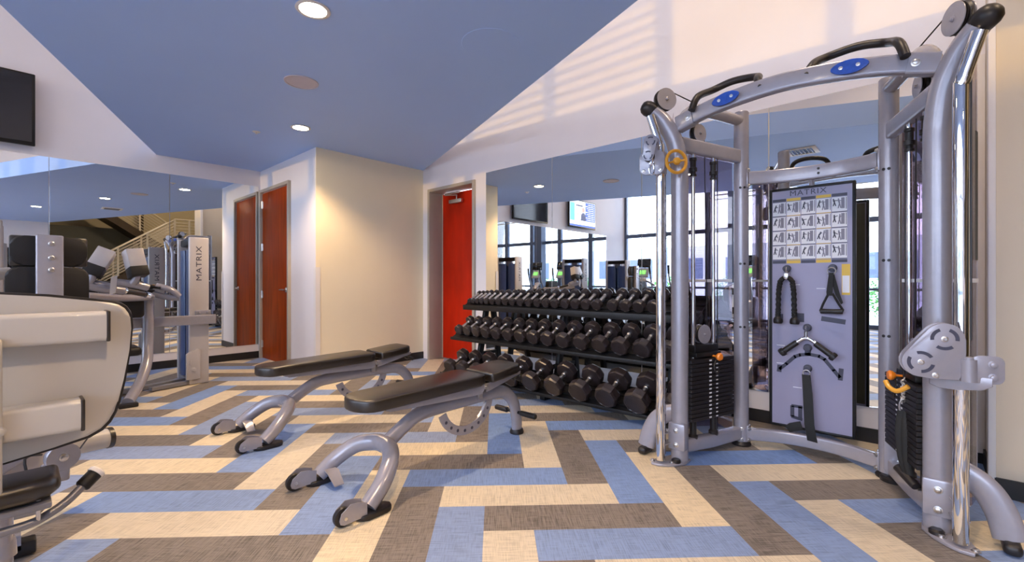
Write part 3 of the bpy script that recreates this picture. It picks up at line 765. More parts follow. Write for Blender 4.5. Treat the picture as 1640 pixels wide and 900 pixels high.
    # curved outrigger with rubber toe
    b = MB(); b.tube([P(2.87, .64, .30, s), P(2.87, .69, .285, s), P(2.866, .755, .235, s), P(2.858, .80, .15, s), P(2.85, .825, .05, s)], 1, 20, 6, flat=(.055, .024), up=V((1, 0, 0))); b.build('outrigger_foot', 'grey', F)
    b = MB(); b.box(P(2.848, .828, .028, s), (.125, .06, .05), bev=.02, seg=3); b.build('rubber_toe', 'rubber', F)
    b = MB(); b.box(P(2.835, .60, .17, s), (.07, .108, .17), bev=.012); b.build('column_sleeve', 'grey', F)
    b = MB()
    for z in (.21, .12): bolt(P(2.799, .60, z, s), (-1, 0, 0), .011, None, 'steel', b)
    b.build('bolt', 'steel', F)
    # beam clamp plate on the column
    d = V((-.2, 0, 1))
    # guide rods, bumpers
    for q in (.20, .52):
        x, o = 2.86 + .59 * q, .60 - .2 * q
        MB().cyl(P(x, o, .10, s), P(x, o, 1.99, s), .0125, 12).build('guide_rod', 'chrome', F)
        b = MB(); b.lathe([(0, 0), (.022, 0), (.022, .012), (.0165, .014), (.0165, .03), (.025, .032), (.025, .055), (.018, .058), (.018, .10), (.023, .104), (.023, .12), (0, .12)], P(x, o, 1.83, s), (0, 0, 1), 16); b.build('rod_bumper', 'rubber', F)
        b = MB(); b.lathe([(0, 0), (.03, 0), (.03, .04), (.021, .05), (.021, .16), (0, .16)], P(x, o, .105, s), (0, 0, 1), 16); b.build('rod_bumper', 'rubber', F)
        b = MB(); b.lathe([(0, 0), (.010, 0), (.010, .02), (0, .03)], P(x, o, 1.95, s), (0, 0, 1), 10); b.build('collar', 'steel', F)
    # weight stack
    ux = V((.59, -.2 * s, 0)).normalized(); uy = V((-ux.y, ux.x, 0)); rz = Matrix((ux, uy, V((0, 0, 1)))).transposed()
    sc = P(3.085, .53, 0, s)
    for k in range(15):
        z = .27 + .0262 * k
        b = MB(); b.mi = 0; b.box(sc + V((0, 0, z)), (.42, .15, .0235), rot=rz, bev=.003, seg=1)
        b.mi = 1; fs = -1 if s > 0 else 1
        b.box(sc + V((0, 0, z)) + rz @ V((-.03, fs * .0755, 0)), (.022, .002, .009), rot=rz)
        b.box(sc + V((0, 0, z)) + rz @ V((.035, fs * .0755, 0)), (.018, .002, .006), rot=rz)
        b.build('weight_plate', ['plate', 'white'], F)
    b = MB(); b.box(sc + V((-.02, 0, .672)), (.24, .10, .03), rot=rz, bev=.004); b.box(sc + V((-.02, 0, .71)), (.23, .07, .05), rot=rz, bev=.006); b.build('top_plate', 'blackmetal', F)
    pn = (rz @ V((0, 1, 0)))
    pc = sc + rz @ V((-.02, 0, .80))
    b = MB(); b.lathe([(0, -.012), (.05, -.012), (.056, -.010), (.050, 0), (.056, .010), (.05, .012), (0, .012)], pc, pn, 28); pl = b.build('stack_pulley', 'rubber', F)
    b = MB()
    for e in (-1, 1): b.lathe([(0, 0), (.062, 0), (.062, .004), (0, .004)], pc + pn * (e * .022 - .002), pn, 28)
    bolt(pc - pn * (.024 * s), -pn * s, .008, None, 'steel', b); b.build('pulley_cover', 'grey', pl)
    kn = sc + V((0, 0, .66)) + rz @ V((.02, -s * .085, 0))
    b = MB(); b.cyl(kn + pn * (.05 * s), kn, .006, 8); b.lathe([(0, 0), (.014, 0), (.018, .006), (.024, .012), (.026, .022), (.020, .032), (0, .034)], kn, -pn * s, 18); b.build('selector_pin', 'orange', F)
    b = MB(); b.tube([kn - V((0, 0, .01)), kn + rz @ V((-.04, -s * .01, -.06)), kn + rz @ V((-.01, -s * .01, -.11)), kn + rz @ V((.03, 0, -.07))], .004, 8, 6); b.build('pin_lanyard', 'rubber', F)
    # crown pulleys below the brace
    for (x, o, z, r) in ((3.02, .545, 2.115, .060), (2.93, .575, 2.19, .05)):
        c = P(x, o, z, s); b = MB(); b.lathe([(0, -.012), (r - .008, -.012), (r, -.009), (r - .006, 0), (r, .009), (r - .008, .012), (0, .012)], c, pn, 28); pl = b.build('pulley', 'rubber', F)
        b = MB()
        for e in (-1, 1): b.lathe([(0, 0), (r * .97, 0), (r * .97, .004), (0, .004)], c + pn * (e * .018 - .002), pn, 28)
        bolt(c - pn * .02 * s, -pn * s, .008, None, 'steel', b); b.build('pulley_cover', 'grey', pl)
    # pulley on the very top, turned outwards
    n2 = V((-.53, -.85 * s, 0)).normalized(); c = P(2.785, .665, 2.30, s); r = .070
    b = MB(); b.lathe([(0, -.013), (r - .008, -.013), (r, -.010), (r - .006, 0), (r, .010), (r - .008, .013), (0, .013)], c, n2, 32); pl = b.build('pulley', 'rubber', F)
    b = MB()
    for e in (-1, 1): b.lathe([(0, 0), (r * .98, 0), (r * .98, .004), (0, .004)], c + n2 * (e * .020 - .002), n2, 32)
    bolt(c + n2 * .022, n2, .009, None, 'steel', b); b.build('pulley_cover', 'grey', pl)
    t2 = V((.85, -.53 * s, 0)).normalized()
    b = MB(); b.tube([c + V((0, 0, .068)), c + t2 * .03 + V((0, 0, .062)), c + t2 * .33 + V((0, 0, -.03))], .0035, 6)
    b.tube([c - t2 * .068, c - t2 * .068 - V((0, 0, .28)), P(2.71, .70, 1.9 if s > 0 else .9, s)], .0035, 6)
    b.tube([sc + rz @ V((-.075, 0, .80)), P(2.965, .565, 2.11, s)], .0035, 6); b.tube([sc + rz @ V((.035, 0, .80)), P(3.08, .525, 2.11, s)], .0035, 6)
    b.tube([P(3.20, .48, .15, s), P(3.20, .48, 2.0, s)], .0035, 6)
    b.build('cable', 'rubber', F)
    # smoked shroud bulging outwards, in two heights with a clear seam
    for z0, z1, nm in ((.10, 1.145, 'shroud'), (1.16, 2.12, 'shroud')):
        b = MB(); pts = [P(2.92, .665, 0, s), P(3.02, .72, 0, s), P(3.14, .745, 0, s), P(3.27, .71, 0, s), P(3.40, .595, 0, s), P(3.45, .46, 0, s)]
        fine = []
        for i in range(len(pts) - 1):
            for k in range(4): fine.append(pts[i].lerp(pts[i + 1], k / 4))
        fine.append(pts[-1])
        vs = []
        for i, p in enumerate(fine):
            top = z1 + (0 if z1 < 2 else .14 - .22 * (i / (len(fine) - 1)) ** 1.5)
            vs.append((b.bm.verts.new(p + V((0, 0, z0))), b.bm.verts.new(p + V((0, 0, top)))))
        for a_, c_ in zip(vs, vs[1:]): b.bm.faces.new((a_[0], c_[0], c_[1], a_[1]))
        bmesh.ops.solidify(b.bm, geom=list(b.bm.faces), thickness=.004)
        b.build(nm, 'smoke', F)
    b = MB(); b.tube([p + V((0, 0, 1.152)) for p in fine[::4]], 1, square=True, flat=(.004, .010)); b.build('shroud_seam', 'white', F)
# instruction decal on the right shroud
b = MB(); b.mi = 0; d0 = V((2.985, FC - .706, 1.24)); b.box((3.050, FC - .722, 1.56), (.17, .004, .62), rot=Matrix.Rotation(-.26, 3, 'Z'))
b.mi = 1
for k in range(22): b.box((3.050, FC - .7195, 1.29 + .026 * k), (.12, .003, .006), rot=Matrix.Rotation(-.26, 3, 'Z'))
b.build('instruction_decal', ['blackmetal', 'figure'], F)

# pull-up beam
b = MB(); b.tube([P(2.845, .60, 2.14, 1), P(2.80, .42, 2.175, 1), P(2.765, .22, 2.195, 1), P(2.75, 0, 2.205, 1), P(2.765, -.22, 2.195, 1), P(2.80, -.42, 2.175, 1), P(2.845, -.60, 2.14, 1)], 1, sub=6, square=True, flat=(.026, .044))
pb = b.build('pull_up_beam', 'grey', F)
for s in (1, -1):
    b = MB(); b.tube([P(2.842, .60, 2.14, s), P(2.815, .49, 2.162, s)], 1, square=True, flat=(.031, .050)); b.build('beam_clamp', 'grey', pb)
    bolt(P(2.792, .525, 2.155, s), (-1, .15 * s, 0), .012, pb)
    o = [(.105, 2.205, 2.745), (.13, 2.27, 2.78), (.165, 2.335, 2.90), (.30, 2.36, 2.93), (.415, 2.335, 2.92), (.465, 2.27, 2.80), (.49, 2.185, 2.765)]
    b = MB(); b.tube([P(x, oo, z, s) for oo, z, x in o], .021, 16, 5); h_ = b.build('pull_up_handle', 'rubber', F)
    c = P(2.735 if s > 0 else 2.735, .285, 2.19, s); tx = V((.14 * s, s * 1.0, -.08)).normalized()
    out = [c + tx * (.078 * (1 if math.cos(a) > 0 else -1) * abs(math.cos(a)) ** 1.15) + V((0, 0, .034 * math.sin(a))) for a in [2 * PI * k / 28 for k in range(28)]]
    b = MB(); b.mi = 0; b.prism(out, (-1, 0, 0), .012, bev=.003)
    b.mi = 1
    for e in (-.035, .035): b.lathe([(0, 0), (.009, 0), (.009, .003), (0, .004)], c + tx * e + V((-.012, 0, 0)), (-1, 0, 0), 12)
    b.build('badge', ['bluebadge', 'steel'], pb)
# rear cross beams, bowed towards the mirror
b = MB(); b.tube([P(3.45, .355, 1.865, 1), P(3.52, .18, 1.865, 1), P(3.545, 0, 1.865, 1), P(3.52, -.18, 1.865, 1), P(3.45, -.355, 1.865, 1)], 1, sub=6, square=True, flat=(.024, .045)); mb_ = b.build('rear_cross_beam', 'grey', F)
b = MB()
for o in (.09, -.045):
    for z in (1.882, 1.852): b.lathe([(0, 0), (.008, 0), (.008, .003), (0, .003)], P(3.519 if o > 0 else 3.5195, o, z, 1), (-1, 0, 0), 12)
b.build('bolt_hole', 'black', mb_)
for s in (1, -1):
    MB().box(P(3.45, .355, 1.865, s), (.062, .012, .13), bev=.003).build('beam_flange', 'grey', mb_)
    for z in (1.92, 1.81): bolt(P(3.425, .349, z, s), (-.3, -s, 0), .009, mb_)
MB().cyl((3.58, FC, 1.79), (3.555, FC, 1.84), .016, 14).build('board_peg', 'grey', mb_)
b = MB(); b.tube([P(3.45, .36, .085, 1), P(3.53, .18, .085, 1), P(3.555, 0, .085, 1), P(3.53, -.18, .085, 1), P(3.45, -.36, .085, 1)], 1, sub=6, square=True, flat=(.026, .040)); bb = b.build('floor_cross_beam', 'grey', F)
for s in (1, -1):
    MB().box(P(3.452, .352, .09, s), (.06, .014, .11), bev=.003).build('beam_flange', 'grey', bb)
    for z in (.125, .05): bolt(P(3.43, .345, z, s), (-.4, -s, 0), .010, bb)

# placard board (x = 3.60 face)
BX = 3.615; by0, by1, bz0, bz1 = .325, .815, .135, 1.795; yc = (by0 + by1) / 2
bd = MB().box((BX + .016, yc, (bz0 + bz1) / 2), (.026, by1 - by0 - .02, bz1 - bz0 - .02)).build('placard_board', ['board'], F)
b = MB()
for y in (by0 + .008, by1 - .008): b.box((BX + .02, y, (bz0 + bz1) / 2), (.046, .018, bz1 - bz0), bev=.004)
for z in (bz0 + .008, bz1 - .008): b.box((BX + .02, yc, z), (.046, by1 - by0 - .03, .018), bev=.004)
b.build('board_frame', 'blackmetal', bd)
MB().box((BX + .034, yc, .97), (.008, .44, 1.6)).build('back_cover', 'olive', bd)
text('board_lettering', 'MATRIX', .052, basis((BX + .001, .585, 1.752), (0, -1, 0), (0, 0, 1)), 'navy', bd, .0012, 1.05, 1.12)
fx = BX + .002
b = MB()
def card(y0, y1, z0, z1, mi, k=0): b.mi = mi; b.box((fx - k * .0008, (y0 + y1) / 2, (z0 + z1) / 2), (.0012, abs(y1 - y0), z1 - z0))
cw = (.795 - .365) / 5; ch = (1.70 - 1.295) / 4
for i in range(5):
    ya = .795 - cw * i; yb = ya - cw + .003
    card(ya, yb, 1.703, 1.722, 3 if i % 2 else 2); card(ya, yb, 1.272, 1.292, 3 if i % 2 else 2)
    for j in range(4):
        zt = 1.70 - ch * j; card(ya - .001, yb + .001, zt - ch + .006, zt - .002, 0)
        card(ya, yb, zt - ch + .001, zt - ch + .005, 3 if i % 2 else 2, 1)
        card(yb + .032, yb + .014, zt - .078, zt - .008, 1, 1); card(yb + .007, yb + .004, zt - .082, zt - .006, 2, 1)
        r_ = random.Random(i * 7 + j)
        for fy, hh, big in ((ya - .015, .045, 0), (ya - .042, .06, 1)):      # little training figures
            top = zt - .014 - .01 * r_.random()
            lean = r_.uniform(-.008, .012)
            b.mi = 1 if big else 2
            b.lathe([(0, 0), (.0042, 0), (.0042, .001), (0, .001)], (fx - .0016, fy - lean, top), (-1, 0, 0), 8)
            for (p, q, w_) in (((fy - lean, top - .004), (fy, top - hh * .45), .0045), ((fy, top - hh * .45), (fy - .007, top - hh), .003), ((fy, top - hh * .45), (fy + .007, top - hh), .003), ((fy - lean, top - .009), (fy - .018, top - .012 + r_.uniform(-.012, .012)), .0022)):
                dy, dz = q[0] - p[0], q[1] - p[1]; L = math.hypot(dy, dz); ny, nz = -dz / L * w_, dy / L * w_
                b.prism([(fx - .0012, p[0] + ny, p[1] + nz), (fx - .0012, q[0] + ny, q[1] + nz), (fx - .0012, q[0] - ny, q[1] - nz), (fx - .0012, p[0] - ny, p[1] - nz)], (-1, 0, 0), .0008)
b.build('exercise_chart', ['white', 'figure', 'navy', 'yellow'], bd)
# printed silhouettes and hooks
b = MB()
def sil(pts, w_):
    for (p, q) in zip(pts, pts[1:]):
        dy, dz = q[0] - p[0], q[1] - p[1]; L = math.hypot(dy, dz); ny, nz = -dz / L * w_, dy / L * w_
        ey, ez = dy / L * w_ * .5, dz / L * w_ * .5
        b.prism([(fx, p[0] + ny - ey, p[1] + nz - ez), (fx, q[0] + ny + ey, q[1] + nz + ez), (fx, q[0] - ny + ey, q[1] - nz + ez), (fx, p[0] - ny - ey, p[1] - nz - ez)], (-1, 0, 0), .001)
b.mi = 0
sil([(.755, .52), (.752, .555)], .014); sil([(.75, .535), (.71, .575), (.66, .63), (.63, .645), (.575, .655), (.52, .648), (.49, .63), (.44, .565), (.41, .525)], .011); sil([(.405, .51), (.40, .575)], .013); sil([(.585, .655), (.583, .69)], .018)
sil([(.50, .90), (.385, .885)], .016); sil([(.675, .29), (.62, .29)], .010); sil([(.675, .215), (.62, .205)], .010); sil([(.675, .285), (.675, .22)], .012); sil([(.628, .285), (.628, .22)], .012)
sil([(.765, .89), (.745, .89)], .03); sil([(.64, .90), (.62, .90)], .03)
b.mi = 1; b.box((fx, .375, 1.16), (.0012, .045, .20)); b.box((fx, .375, 1.225), (.002, .042, .05))
b.mi = 2; b.box((fx, .375, 1.13), (.003, .038, .11))
for (y, z) in ((.655, 1.125), (.51, 1.10), (.745, .70), (.745, .575), (.645, .42)): b.box((fx, y, z), (.0012, .05, .004))
b.build('printed_outline', ['navy', 'yellow', 'white'], bd)
hooks = {'rope': (.705, 1.235), 'stirrup': (.445, 1.235), 'vbar': (.585, .835), 'lat': (.583, .70), 'strap': (.583, .56)}
for y, z in hooks.values():
    b = MB(); b.lathe([(0, 0), (.024, 0), (.026, .006), (.014, .010), (.011, .035), (.020, .040), (.020, .048), (0, .050)], (BX, y, z), (-1, 0, 0), 20); b.build('hook', 'navy', bd)

HX = BX - .055
def ring(b, c, r, rr, nrm=(1, 0, 0), n=20, arc=(0, 360)):
    f = frame_z(V((0, 0, 0)), V(nrm)); b.tube([V(c) + f @ V((r * math.cos(math.radians(arc[0] + (arc[1] - arc[0]) * k / n)), r * math.sin(math.radians(arc[0] + (arc[1] - arc[0]) * k / n)), 0)) for k in range(n + 1)], rr, 8)
# triceps rope
t = thing('triceps_rope', 'black braided double ended rope hanging on the placard board', 'rope attachment', (HX, .70, 1.2))
b = MB(); ring(b, (HX + .012, .70, 1.225), .020, .004, (0, 1, 0)); b.box((HX, .70, 1.185), (.035, .03, .045), bev=.006); b.build('steel_clasp', 'steel', t)
for s in (1, -1):
    base_ = [(HX - .002, .70 + s * .010, 1.175), (HX - .004, .70 + s * .035, 1.15), (HX - .004, .70 + s * .045, 1.08), (HX - .004, .70 + s * .048, .95), (HX - .004, .70 + s * .05, .89)]
    b = MB(); b.tube(base_, .014, 12, 6)
    for ph in range(2):
        pts = []
        for k in range(60):
            f_ = k / 59 * (len(base_) - 1); i = min(int(f_), len(base_) - 2); p = V(base_[i]).lerp(V(base_[i + 1]), f_ - i); a = k * .75 + ph * PI
            pts.append(p + V((math.cos(a) * .010, math.sin(a) * .010, 0)))
        b.tube(pts, .0085, 6)
    r_ = b.build('rope_end', 'webbing', t)
    b = MB(); b.lathe([(0, 0), (.026, 0), (.030, .01), (.028, .03), (.018, .045), (0, .05)], (HX - .004, .70 + s * .05, .858), (0, 0, 1), 18); b.build('stopper', 'rubber', r_)
# stirrup handle
t = thing('stirrup_handle', 'black strap handle with triangular grip hanging on the placard board', 'handle attachment', (HX, .445, 1.2))
b = MB(); ring(b, (HX, .445, 1.215), .022, .004); b.build('ring', 'steel', t)
b = MB()
b.prism([(HX, .432, 1.205), (HX, .458, 1.205), (HX, .472, 1.08), (HX, .470, 1.055), (HX, .440, 1.055), (HX, .438, 1.10)], (-1, 0, 0), .006)
b.prism([(HX + .004, .432, 1.2), (HX + .004, .458, 1.2), (HX + .004, .425, 1.06), (HX + .004, .395, 1.0), (HX + .004, .385, 1.01), (HX + .004, .405, 1.08)], (1, 0, 0), .006); b.build('strap', 'webbing', t)
b = MB(); b.tube([(HX, .46, 1.07), (HX, .49, 1.0), (HX, .505, .955), (HX, .50, .945)], .007, 8); b.tube([(HX, .44, 1.07), (HX, .405, 1.0), (HX, .385, .965), (HX, .39, .950)], .007, 8); b.build('webbing', 'webbing', t)
b = MB(); b.lathe([(0, 0), (.015, 0), (.017, .01), (.015, .06), (.017, .11), (.015, .12), (0, .12)], (HX, .505, .952), (0, -1, .02), 18); b.build('grip', 'rubber', t)
# V bar
t = thing('curl_bar', 'bent V bar with chrome centre and black grips on the placard board', 'bar attachment', (HX, .585, .8))
b = MB(); ring(b, (HX, .585, .83), .018, .004, (0, 1, 0)); b.cyl((HX, .585, .815), (HX, .585, .775), .012, 14); b.tube([(HX, .64, .735), (HX, .605, .762), (HX, .585, .768), (HX, .562, .762), (HX, .525, .735)], .0125, 14, 5); b.build('chrome_centre', 'chrome', t)
for s, e in ((1, .735), (-1, .425)):
    a0 = V((HX, .585 + s * .050, .738)); a1 = V((HX, e, .652)); d = a1 - a0; L = d.length
    b = MB(); b.lathe([(0, 0), (.016, 0), (.019, .01), (.019, L - .03), (.027, L - .028), (.029, L - .012), (.024, L), (0, L)], a0, d, 18); b.build('grip', 'rubber', t)
# ankle strap
t = thing('ankle_strap', 'long black nylon ankle strap hanging lowest on the placard board', 'strap', (HX, .58, .5))
b = MB(); ring(b, (HX, .583, .535), .020, .004); b.build('ring', 'steel', t)
b = MB(); b.prism([(HX, .608, .525), (HX, .560, .525), (HX, .548, .40), (HX - .02, .535, .20), (HX - .035, .515, .095), (HX - .035, .572, .10), (HX - .02, .590, .20), (HX, .602, .40)], (-1, 0, 0), .008, bev=.002); b.build('long_strap', 'webbing', t)
b = MB(); b.prism([(HX - .010, .615, .21), (HX - .010, .68, .185), (HX - .015, .70, .165), (HX - .015, .678, .125), (HX - .010, .60, .155)], (-1, 0, 0), .008, bev=.002); b.build('tail', 'webbing', t)

# pulley carriages: left one at the top, right one low
def outline_to(c, ax, ay, pts): return [c + ax * u + ay * w_ for u, w_ in pts]
# right carriage
Cx = V((2.665, FC - .665, 0))
fw = V((-.93, .36, 0)).normalized(); sd = V((.36, .93, 0)).normalized()     # outward normal of its face, and its sideways axis (towards the middle)
cr = MB(); c = V((2.640, FC - .597, .848))
pts = []
lobes = [(.035, .045, .062), (-.0, 0, 0)]
up_ = V((0, 0, 1)); sx = V((0, 1, 0)).lerp(V((-.25, .97, 0)), 1).normalized(); nf = V((-.97, -.25, 0)).normalized()
def arc(cx, cy, r, a0, a1, n=9): return [(cx + r * math.cos(math.radians(a0 + (a1 - a0) * k / n)), cy + r * math.sin(math.radians(a0 + (a1 - a0) * k / n))) for k in range(n + 1)]
KS = 1.28
LOB = ((-.015 * KS, .045 * KS), (.045 * KS, -.035 * KS))
prof = [(-.062 * KS, -.06 * KS), (-.05 * KS, -.088 * KS), (.02 * KS, -.088 * KS)] + arc(*LOB[1], .050 * KS, -95, 35) + arc(*LOB[0], .052 * KS, 35, 180) + [(-.067 * KS, 0)]
cr.prism(outline_to(c, sx, up_, prof), nf, .010, bev=.003)
cr.prism(outline_to(c - nf * .045, sx, up_, prof), nf, .008, bev=.003)
CR = cr.build('pulley_carriage', 'grey', F)
b = MB()
for (u, w_) in LOB:
    for k in range(3):
        a = 90 + 120 * k + (20 if u > 0 else 60)
        o_ = arc(u, w_, .047, a - 38, a + 38, 8); i_ = arc(u, w_, .034, a + 38, a - 38, 8)
        b.prism(outline_to(c + nf * .0095, sx, up_, o_ + i_), nf, .0015)
b.build('slot', 'navy', CR)
b = MB()
for (u, w_) in LOB + ((.01, -.098),): bolt(c + sx * u + up_ * w_ + nf * .010, nf, .008, None, 'steel', b)
b.build('bolt', 'steel', CR)
for (u, w_) in LOB:
    b = MB(); b.lathe([(0, 0), (.040, 0), (.042, .004), (.036, .014), (.042, .024), (.040, .028), (0, .028)], c + sx * u + up_ * w_ - nf * .036, nf, 28); b.build('wheel', 'rubber', CR)
b = MB(); b.cyl(c + sx * -.095 + up_ * -.115 + nf * .004, c + sx * -.095 + up_ * -.022 + nf * .004, .026, 20); b.lathe([(0, 0), (.016, 0), (.016, .008), (0, .012)], c + sx * -.095 + up_ * -.022 + nf * .004, (0, 0, 1), 16); b.build('hinge_barrel', 'grey', CR)
b = MB(); pr = rounded(.10, .115, .026); b.prism(outline_to(c + sx * -.155 + up_ * -.062 + nf * -.006, sx, up_, pr), nf, .008, bev=.002)
for dz in (-.03, .022): bolt(c + sx * -.17 + up_ * (-.062 + dz) + nf * .002, nf, .011, None, 'steel', b)
b.build('hinge_plate', 'grey', CR)
b = MB(); b.prism([(2.705, FC - .57, .70), (2.69, FC - .60, .688), (2.675, FC - .66, .690), (2.665, FC - .73, .70), (2.665, FC - .76, .72), (2.665, FC - .76, .755), (2.70, FC - .57, .755)], (1, 0, 0), .06, bev=.006); b.build('slide_block', 'grey', CR)
b = MB(); b.lathe([(0, 0), (.038, 0), (.038, .13), (0, .13)], P(2.73, .67, .70, -1), (0, 0, 1), 24); b.build('slide_sleeve', 'grey', CR)
b = MB(); b.tube([P(2.80, .50, .66, -1), P(2.81, .46, .63, -1), P(2.83, .43, .64, -1), P(2.85, .415, .665, -1)], .011, 10, 4); b.build('release_ring', 'amber', CR)
# left carriage
c = P(2.675, .70, 1.885, 1); nf = V((-.93, -.36, 0)).normalized(); sx = V((-.36, .93, 0)).normalized()
b = MB(); b.prism(outline_to(c, sx, up_, rounded(.15, .15, .04)), nf, .010, bev=.003); CL = b.build('pulley_carriage', 'grey', F)
b = MB(); b.lathe([(0, 0), (.038, 0), (.038, .13), (0, .13)], P(2.73, .67, 1.82, 1), (0, 0, 1), 24); b.build('slide_sleeve', 'grey', CL)
for e in (-.022, .022):
    b = MB(); q = arc(.0, .12, .042, 20, 170) + arc(.015, .035, .034, 170, 340)
    b.prism(outline_to(c + sx * e * .2 + nf * (.030 + e), sx, up_, q), nf, .005, bev=.0015); b.build('pulley_cheek', 'grey', CL)
    b = MB()
    for (u, w_) in ((0, .12), (.015, .035)):
        for k in range(3):
            a = 90 + 120 * k; b.prism(outline_to(c + sx * e * .2 + nf * (.0352 + e), sx, up_, arc(u, w_, .028, a - 36, a + 36, 6) + arc(u, w_, .020, a + 36, a - 36, 6)), nf, .0012)
    if e > 0: b.build('slot', 'navy', CL)
for (u, w_) in ((0, .12), (.015, .035)):
    b = MB(); b.lathe([(0, 0), (.030, 0), (.033, .003), (.028, .009), (.033, .015), (.030, .018), (0, .018)], c + sx * u + up_ * w_ + nf * .016, nf, 24); b.build('wheel', 'rubber', CL)
b = MB(); ring(b, c + nf * .035 + up_ * -.008, .012, .004, nf); k0 = c + nf * .035 + up_ * -.045
b.tube([k0 + sx * (.014 * math.sin(a)) + up_ * (.036 * math.cos(a)) for a in [2 * PI * k / 20 for k in range(21)]], .0042, 8); b.cyl(c + nf * .035 + up_ * .02, c + nf * .035 + up_ * -.012, .010, 12)
b.build('carabiner', 'chrome', CL)
b = MB(); rc_ = P(2.745, .575, 1.885, 1); ring(b, rc_, .068, .010, (-.55, -.83, 0), 28); b.tube([rc_ + V((.0, .058, 0)), rc_ + V((-.01, .02, 0)), rc_ + V((0, -.055, 0))], .006, 8)
b.lathe([(0, 0), (.02, 0), (.024, .012), (.018, .03), (0, .034)], rc_, (-.8, -.6, 0), 18); b.build('release_ring', 'amber', CL)
b = MB()
for (u, w_) in ((.05, -.05), (-.05, -.05), (.045, .05)): bolt(c + sx * u + up_ * w_ + nf * .01, nf, .008, None, 'steel', b)
b.build('bolt', 'steel', CL)

# lower storage bracket and orange hook on the right rear column
b = MB(); pr = [(-.04, 0), (-.058, .03), (-.058, .24), (-.04, .275), (.015, .325), (.03, .325), (.055, .26), (.058, .03), (.04, 0)]
cB = V((3.370, FC - .440, .045)); sB = V((.10, -.995, 0)).normalized(); nB = V((-.995, -.10, 0)).normalized()
b.prism(outline_to(cB, sB, up_, pr), nB, .010, bev=.003); SB = b.build('storage_bracket', 'grey', F)
b = MB(); bolt(cB + sB * .015 + up_ * .08 + nB * .01, nB, .012, None, 'steel', b)
for u, w_ in ((.03, .29), (.01, .265), (.05, .18), (.05, .11)): bolt(cB + sB * u + up_ * w_ + nB * .01, nB, .007, None, 'steel', b)
b.build('bolt', 'steel', SB)
b = MB(); b.tube([cB + sB * -.025 + up_ * .27 + nB * .018, cB + sB * .02 + up_ * .225 + nB * .018, cB + sB * .045 + up_ * .18 + nB * .018, cB + sB * .046 + up_ * .13 + nB * .018], .005, 8, 4); b.build('wire_hook', 'steel', SB)
b = MB(); b.lathe([(0, 0), (.014, .002), (.017, .02), (.018, .07), (.015, .10), (0, .108)], cB + sB * -.025 + up_ * .265 + nB * .018, (0, .05, 1), 16); b.build('orange_grip', 'orange', SB)
b = MB(); b.lathe([(0, 0), (.058, 0), (.060, .02), (.05, .03), (0, .03)], (3.395, FC - .42, .002), (0, 0, 1), 24); b.build('rubber_foot', 'rubber', SB)

# strap handle on a carabiner in front of the right stack
t = thing('nylon_strap_handle', 'black nylon strap handle on a carabiner beside the right weight stack', 'strap', (3.02, .065, .4))
SX = V((2.99, .075, 0))
b = MB(); 
for k in range(9): ring(b, SX + V((0, .003 * math.sin(k), .66 - .013 * k)), .010, .0035, (math.sin(k * 1.3), math.cos(k * 1.3), .2), 12)
b.tube([SX + V((0, .018 * math.sin(a), .52 + .040 * math.cos(a))) for a in [2 * PI * k / 20 for k in range(21)]], .0042, 8); b.build('carabiner', 'steel', t)
b = MB()
b.tube([SX + V((0, .010, .50)), SX + V((-.01, .018, .40)), SX + V((-.01, .010, .28)), SX + V((-.01, -.012, .19))], 1, 8, 4, flat=(.017, .006), up=V((1, 0, 0)))
b.tube([SX + V((0, -.008, .50)), SX + V((-.02, -.006, .40)), SX + V((-.02, -.010, .28)), SX + V((-.02, -.025, .17))], 1, 8, 4, flat=(.017, .006), up=V((1, 0, 0))); b.build('webbing', 'webbing', t)
b = MB(); b.lathe([(0, 0), (.020, 0), (.022, .01), (.021, .10), (.022, .12), (.012, .124), (.012, .118), (0, .118)], SX + V((-.05, -.045, .155)), (.6, .5, .35), 18); b.build('grip', 'rubber', t)
b = MB(); b.cyl(SX + V((0, 0, .66)), SX + V((0, 0, .72)), .004, 8); b.cyl(SX + V((0, 0, .72)), P(2.80, .56, .80, -1), .0035, 8); b.build('cable_end', 'rubber', t)

